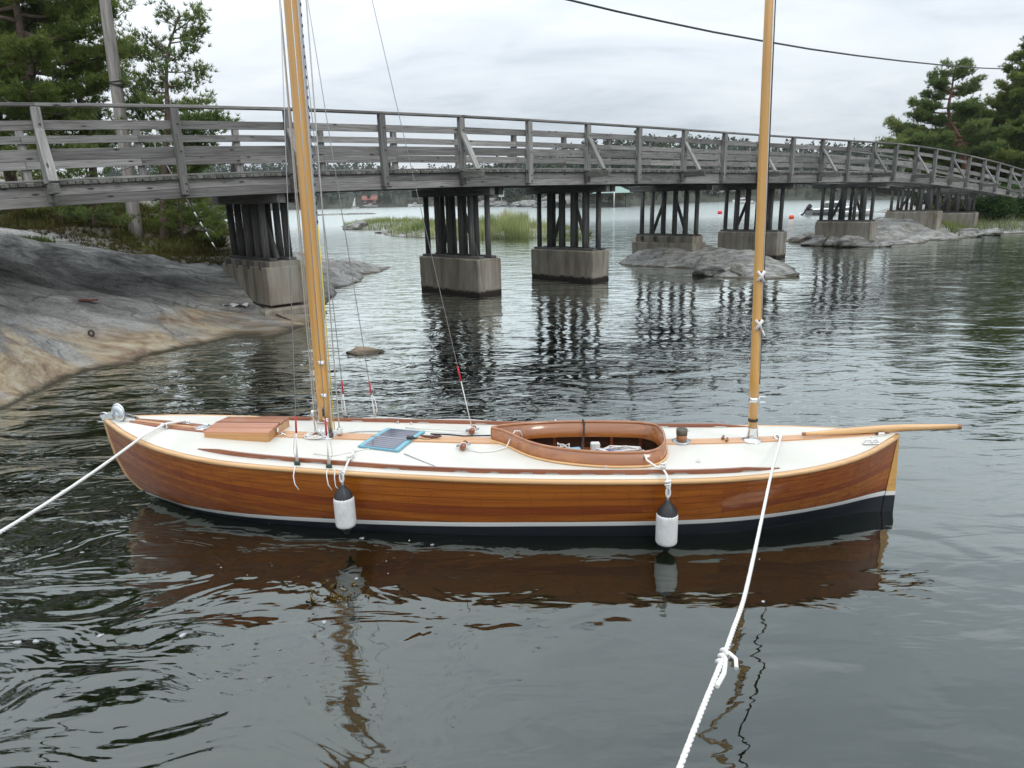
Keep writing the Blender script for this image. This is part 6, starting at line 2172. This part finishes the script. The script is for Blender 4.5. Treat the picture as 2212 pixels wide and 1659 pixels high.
o = g.build('paper_scrap', M_WHITE2); tag(o, 'crumpled white scrap lying on the rock below the first pier', 'litter')
q = on_left(180, 652)
g = G()
for k in range(5):
    g.box((q.x - .22 + .11 * k, q.y + .03 * (k % 2), q.z + .02 + .01 * (k % 3)), (.13, .11, .03), M=None, ch=.006)
o = g.build('rusty_plate', M_RUST); tag(o, 'rust red plate lying in a dark hollow of the rock', 'metal plate')
q1, q2 = on_left(505, 648), on_left(565, 632)
g = G(); g.tube(sag(q1 + Vector((0, 0, .03)), q2 + Vector((0, 0, .05)), -.04, 8), .016, 6); o = g.build('driftwood_stick', M_POLE); tag(o, 'thin grey stick on the rock left of the first pier', 'stick')
q1, q2, q3 = on_left(548, 655), on_left(590, 680), on_left(640, 694)
g = G(); g.tube([q1 + Vector((0, 0, .04)), q2 + Vector((0, 0, .04)), Vector((q3.x, q3.y, .05))], .018, 6); o = g.build('old_hose', M_CABLE); tag(o, 'dark hose lying along the footing of the first pier', 'hose')

for (px, py, r_, mt_, lb) in [(1709.5, 466, .28, M_ORANGE, 'orange mooring buoy between the piles and the motorboat'), (1555, 456, .34, M_PINK, 'pinkish red mooring buoy seen between the fourth and fifth piers'), (1662, 466, .26, M_ORANGE, 'orange buoy half hidden behind the fifth pier')]:
    c = onz(px, py + 6)
    b_ = empty('buoy', (c.x, c.y, 0), 0, lb, 'buoy', 'mooring buoys')
    g = G(); g.lathe([(0, -r_ * .5)] + [(r_ * math.cos(a), r_ * .45 + r_ * math.sin(a)) for a in np.linspace(-1.2, 1.35, 12)] + [(0, r_ * 1.45)], (0, 0, 0), 20); g.build('buoy_ball', mt_, b_, WM[b_.name])
    g = G(); g.lathe([(r_ * .3, r_ * 1.40), (r_ * .26, r_ * 1.47), (r_ * .12, r_ * 1.5), (r_ * .12, r_ * 1.56), (0, r_ * 1.56)], (0, 0, 0), 12); g.build('buoy_eye', M_CHROME, b_, WM[b_.name])


def motorboat(loc, rz, L_, label, hull_m, cabin=True, engine=True, group='boats moored in the sound'):
    r = empty('motorboat', loc, rz, label, 'motorboat', group)
    W_ = WM[r.name]
    g = G(); V, F = [], []
    st = [(-.5, .165, .105), (-.3, .175, .11), (0, .175, .115), (.2, .155, .125), (.36, .10, .14), (.46, .04, .155), (.5, .006, .16)]
    for sx, hw, hz in st:
        V += [(sx * L_, -hw * L_, hz * L_), (sx * L_, -hw * L_ * .93, hz * L_ * .45), (sx * L_ * .985, -hw * L_ * .72, -.01 * L_), (sx * L_ * .97, 0, -.04 * L_),
              (sx * L_ * .985, hw * L_ * .72, -.01 * L_), (sx * L_, hw * L_ * .93, hz * L_ * .45), (sx * L_, hw * L_, hz * L_)]
    for i in range(len(st) - 1):
        for k in range(6):
            F.append((i * 7 + k, i * 7 + k + 1, (i + 1) * 7 + k + 1, (i + 1) * 7 + k))
    F.append(tuple(range(7)))
    g.add(V, F, 0, False); g.build('hull', hull_m, r, W_)
    g = G(); V = []
    for sx, hw, hz in st:
        V += [(sx * L_, -hw * L_ * 1.01, hz * L_), (sx * L_, -hw * L_ * .7, hz * L_ + .018 * L_), (sx * L_, hw * L_ * .7, hz * L_ + .018 * L_), (sx * L_, hw * L_ * 1.01, hz * L_)]
    g.add(V, [(i * 4 + k, i * 4 + k + 1, (i + 1) * 4 + k + 1, (i + 1) * 4 + k) for i in range(len(st) - 1) for k in range(3)]); g.build('deck', M_WHITE, r, W_)
    if cabin:
        h0 = .13 * L_
        g = G()
        bt = [(-.12, .12), (.16, .11), (.30, .05), (.30, -.05), (.16, -.11), (-.12, -.12)]; tp2 = [(-.10, .095), (.06, .09), (.12, .05), (.12, -.05), (.06, -.09), (-.10, -.095)]
        V = [(a * L_, b * L_, h0) for a, b in bt] + [(a * L_, b * L_, h0 + .10 * L_) for a, b in tp2]
        g.add(V, [(i, (i + 1) % 6, 6 + (i + 1) % 6, 6 + i) for i in range(6)]); g.build('windscreen', M_GLASSD, r, W_)
        g = G(); g.add([(a * L_ * 1.05, b * L_ * 1.05, h0 + .10 * L_) for a, b in tp2] + [(a * L_, b * L_ * .8, h0 + .13 * L_) for a, b in tp2], [(i, (i + 1) % 6, 6 + (i + 1) % 6, 6 + i) for i in range(6)] + [(6, 7, 8, 9, 10, 11)]); g.build('cabin_roof', M_WHITE, r, W_)
    g = G()
    for sy in (-1, 1):
        g.tube([(.0, sy * .17 * L_, .13 * L_), (.02 * L_, sy * .165 * L_, .18 * L_), (.3 * L_, sy * .12 * L_, .20 * L_), (.47 * L_, sy * .02 * L_, .20 * L_)], .004 * L_, 6)
    g.build('hand_rail', M_CHROME, r, W_)
    if engine:
        a = math.radians(38)
        Me = W_ @ Matrix.Translation((-.515 * L_, 0, .10 * L_)) @ Matrix.Rotation(a, 4, 'Y')
        g = G(); g.box((-.02 * L_, 0, .055 * L_), (.085 * L_, .06 * L_, .12 * L_), ch=.015 * L_); en = g.build('outboard_engine', M_BLACK, r, Me)
        g = G(); g.box((-.03 * L_, 0, -.06 * L_), (.03 * L_, .02 * L_, .16 * L_), ch=.006 * L_); g.box((-.045 * L_, 0, -.145 * L_), (.07 * L_, .02 * L_, .02 * L_), ch=.006 * L_); g.build('engine_leg', M_BLACK, en, Me)
        g = G(); g.tube([(-.085 * L_, 0, -.145 * L_), (-.075 * L_, 0, -.145 * L_)], .028 * L_, 10); g.build('propeller', M_CHROME, en, Me)
    return r


c = onz(1796, 463.5); motorboat((c.x, c.y, 0), math.radians(8), 6.2, 'grey motorboat with a tilted black outboard, moored behind the piles', M_BOATG)
c = onz(1851, 466.5); motorboat((c.x, c.y, 0), math.radians(16), 4.6, 'open white boat moored close by the grey motorboat', M_WHITE, cabin=False, engine=False)
c = onz(1602, 440.5); motorboat((c.x, c.y, 0), math.radians(-160), 6.5, 'white cabin boat between the piles of the fourth pier', M_WHITE)
for (px, py, L_, rz, lb) in [(853, 447.4, 8, 10, 'left of the two white boats at the far shore'), (897, 446.4, 9, -170, 'right of the two white boats at the far shore'), (801, 448.8, 9, 185, 'dark hulled boat below the red roofed cottage')]:
    c = onz(px, py); motorboat((c.x, c.y, 0), math.radians(rz), L_, lb, M_WHITE if px != 801 else M_BOATG, engine=False)
c = onz(767, 450.0)
sb = empty('sailing_dinghy', (c.x, c.y, 0), 0, 'tiny sailing dinghy with a white sail at the far shore', 'dinghy')
g = G(); g.add([(-2, -.5, .1), (1.6, -.4, .1), (2.4, 0, .3), (1.6, .4, .1), (-2, .5, .1), (-2, -.7, .7), (1.6, -.55, .7), (2.5, 0, .9), (1.6, .55, .7), (-2, .7, .7)], [(i, (i + 1) % 5, 5 + (i + 1) % 5, 5 + i) for i in range(5)] + [(5, 6, 7, 8, 9), (4, 3, 2, 1, 0)]); g.build('hull', M_WHITE, sb, WM[sb.name])
g = G(); g.tube([(.4, 0, .6), (.4, 0, 6.5)], .07, 6); g.build('mast', M_CHROME, sb, WM[sb.name])
g = G(); V = [(.3, 0, 1.2), (-1.5, .15, 1.2), (-1.1, .3, 3), (-.3, .25, 4.8), (.3, 0, 6.3)]; g.add(V + [(a, b - .03, c_) for a, b, c_ in V], [(0, 1, 2, 3, 4), (9, 8, 7, 6, 5)]); g.build('sail', M_WHITE2, sb, WM[sb.name])


def house(name, px, Y, z0, w, d, hw, hr_, rz, wall, roof, label, cat='house', veranda=False):
    p = aty(px, 440, Y)
    r = empty(name, (p.x, p.y, z0), rz, label, cat)
    W_ = WM[r.name]
    g = G(); g.box((0, 0, hw / 2 - .6), (w, d, hw + 1.2)); g.build('wall', wall, r, W_)
    g = G(); e = .35
    V = []
    for sx in (-w / 2 - e, w / 2 + e):
        V += [(sx, -d / 2 - e, hw - .05), (sx, 0, hw + hr_), (sx, d / 2 + e, hw - .05), (sx, d / 2 + e, hw + .12), (sx, 0, hw + hr_ + .17), (sx, -d / 2 - e, hw + .12)]
    g.add(V, [(i, (i + 1) % 6, 6 + (i + 1) % 6, 6 + i) for i in range(6)] + [(5, 4, 3, 2, 1, 0), (6, 7, 8, 9, 10, 11)])
    rf = g.build('roof', roof, r, W_)
    g = G(); g.box((w * .2, .2, hw + hr_ + .3), (.7, .6, 1.1)); g.build('chimney', M_CONC, rf, W_)
    nw = max(2, int(w / 2.4))
    for k in range(nw):
        xx = -w / 2 + w * (k + .5) / nw
        if k == nw // 2:
            g = G(); g.box((xx, -d / 2 - .02, 1.0), (.9, .08, 2.0)); g.build('door', M_GLASSD, r, W_); continue
        g = G(); g.box((xx, -d / 2 - .02, hw * .58), (1.15, .07, 1.25)); wi_ = g.build('window', M_WHITE, r, W_)
        g = G(); g.box((xx, -d / 2 - .05, hw * .58), (.95, .05, 1.05)); g.build('pane', M_GLASSD, wi_, W_)
    return r


house('cottage', 800, 447, 2.2, 9, 6, 2.6, 2.4, .1, M_WALLR, M_REDROOF, 'small cottage with a red roof on the far shore, left of the second pier')
house('villa', 1552, 290, 1.6, 13, 8, 3.2, 1.2, -.15, M_WALLW, plain('grey_felt_roof', (.16, .16, .165), .8), 'white house with a low grey roof seen between the fourth and fifth piers')
# bathing pavilion with its white post
p = aty(1322, 433, 203)
pv = empty('pavilion', (p.x, p.y, -.1), 0, 'pale green pyramid roofed pavilion by the water right of the third pier', 'pavilion')
g = G(); hz = 4.0; V = [(-5.5, -4, hz), (5.5, -4, hz), (5.5, 4, hz), (-5.5, 4, hz), (-1.4, -1, hz + 2.1), (1.4, -1, hz + 2.1), (1.4, 1, hz + 2.1), (-1.4, 1, hz + 2.1), (0, 0, hz + 3.6)]
g.add(V, [(0, 1, 5, 4), (1, 2, 6, 5), (2, 3, 7, 6), (3, 0, 4, 7), (4, 5, 8), (5, 6, 8), (6, 7, 8), (7, 4, 8), (3, 2, 1, 0)]); g.build('roof', M_GREENROOF, pv, WM[pv.name])
for a, b in ((-4.5, -3.2), (4.5, -3.2), (-4.5, 3.2), (4.5, 3.2)):
    g = G(); g.tube([(a, b, -1), (a, b, hz)], .16, 8); g.build('post', M_DARKW if False else M_PILE, pv, WM[pv.name])
g = G(); g.box((0, 0, -.5), (10, 7.4, .35)); g.build('floor', M_GREYD, pv, WM[pv.name])
p = aty(1326.5, 438, 198)
o = empty('flagpole', (p.x, p.y, 0), 0, 'white pole standing at the water in front of the green pavilion', 'pole')
g = G(); g.tube([(0, 0, -.5), (0, 0, 6.3)], [.22, .15], 8); g.build('shaft', M_WHITE, o, WM[o.name])
g = G(); g.lathe([(0, 6.3), (.26, 6.45), (.26, 6.6), (0, 6.75)], (0, 0, 0), 10); g.build('finial', M_WHITE, o, WM[o.name])
p = aty(1083.5, 419, 318); zb_ = float(far_z(np.array([1083.5]), np.array([.05]))[0])
o = empty('notice_sign', (p.x, p.y - 8, 0), 0, 'small white notice board on a post above the pale rocks', 'sign')
zz_ = p.z
g = G(); g.box((0, 0, zz_), (2.3, .12, 2.5)); sg = g.build('board', M_WHITE, o, WM[o.name])
g = G(); g.box((0, -.07, zz_ + .2), (1.1, .03, .9)); g.box((0, -.07, zz_ - .7), (1.5, .03, .25)); g.build('sign_print', plain('grey_print', (.25, .25, .27), .6), sg, WM[o.name])
g = G(); g.tube([(0, .1, -1), (0, .1, zz_)], .09, 6); g.build('post', M_CHROME, o, WM[o.name])
# pale shore rocks below the sign and the trees
rs = random.Random(23)
for k in range(18):
    px = rs.uniform(1062, 1245); Yk = float(interp(px, SH)) - 1
    p = aty(px, 430, Yk); s_ = rs.uniform(3, 7)
    boulder('shore_rock', (p.x, p.y + 2, .2), (s_ * 1.5, s_, s_ * rs.uniform(.35, .65)), 400 + k, M_ROCKI, 'pale bare shore rock ' + ('seen between the piles of the second pier' if px < 1063 + 50 else 'below the white notice board' if px < 1140 else 'seen through the piles of the third pier'), 'rock', 'pale rocks on the middle shore', rz=rs.uniform(-.4, .4))
# floating weed and bubbles
rs_ = np.random.RandomState(77)
c = onz(738, 1282)
n = 150
P = np.stack([c.x + rs_.normal(size=n) * .11, c.y + rs_.normal(size=n) * .06, rs_.uniform(-.10, .006, n)], -1)
A = rs_.normal(size=(n, 3)); A[:, 2] *= .3
V, tt_ = tufts(P, A, 5, .055, .007, .6, 78, rs_.uniform(.2, .9, n))
tag(link(bpy.data.objects.new('floating_seaweed', tri_mesh('floating_seaweed', V, tt_, M_WEED))), kind='stuff')
g = G()
rs = random.Random(9)
spots = [(584, 1130, .016), (783, 1163, .024), (884, 1168, .016), (934, 1177, .017), (478, 1226, .012), (471, 1219, .008), (588, 1222, .008), (770, 1250, .018), (765, 1264, .012), (700, 1345, .024), (393, 1374, .03), (80, 1386, .03), (217, 1373, .028), (40, 1388, .03),
         (535, 1242, .012), (585, 1217, .006), (645, 1245, .006), (835, 1212, .010), (838, 1239, .010), (905, 1172, .008), (995, 1168, .006), (1640, 1208, .012), (860, 1185, .006), (800, 1190, .006), (815, 1220, .006), (765, 1300, .010), (700, 1310, .008), (430, 1470, .01), (1650, 1300, .02)]
for (px, py, r_) in spots:
    c = onz(px, py)
    for k in range(5 if r_ > .014 else 2):
        a = rs.uniform(0, 6.28); q = r_ * rs.uniform(0, .7)
        rr = r_ * rs.uniform(.35, .6)
        g.lathe([(rr, -.003), (rr * .9, rr * .35), (rr * .55, rr * .62), (0, rr * .7)], (c.x + q * math.cos(a), c.y + q * math.sin(a) * .7, .001), 9)
m, n_, l_, b_ = new_mat('foam_bubbles')
b_.inputs['Base Color'].default_value = (.7, .72, .72, 1); b_.inputs['Roughness'].default_value = .15; b_.inputs['Alpha'].default_value = .32
tag(g.build('foam', m), kind='stuff')
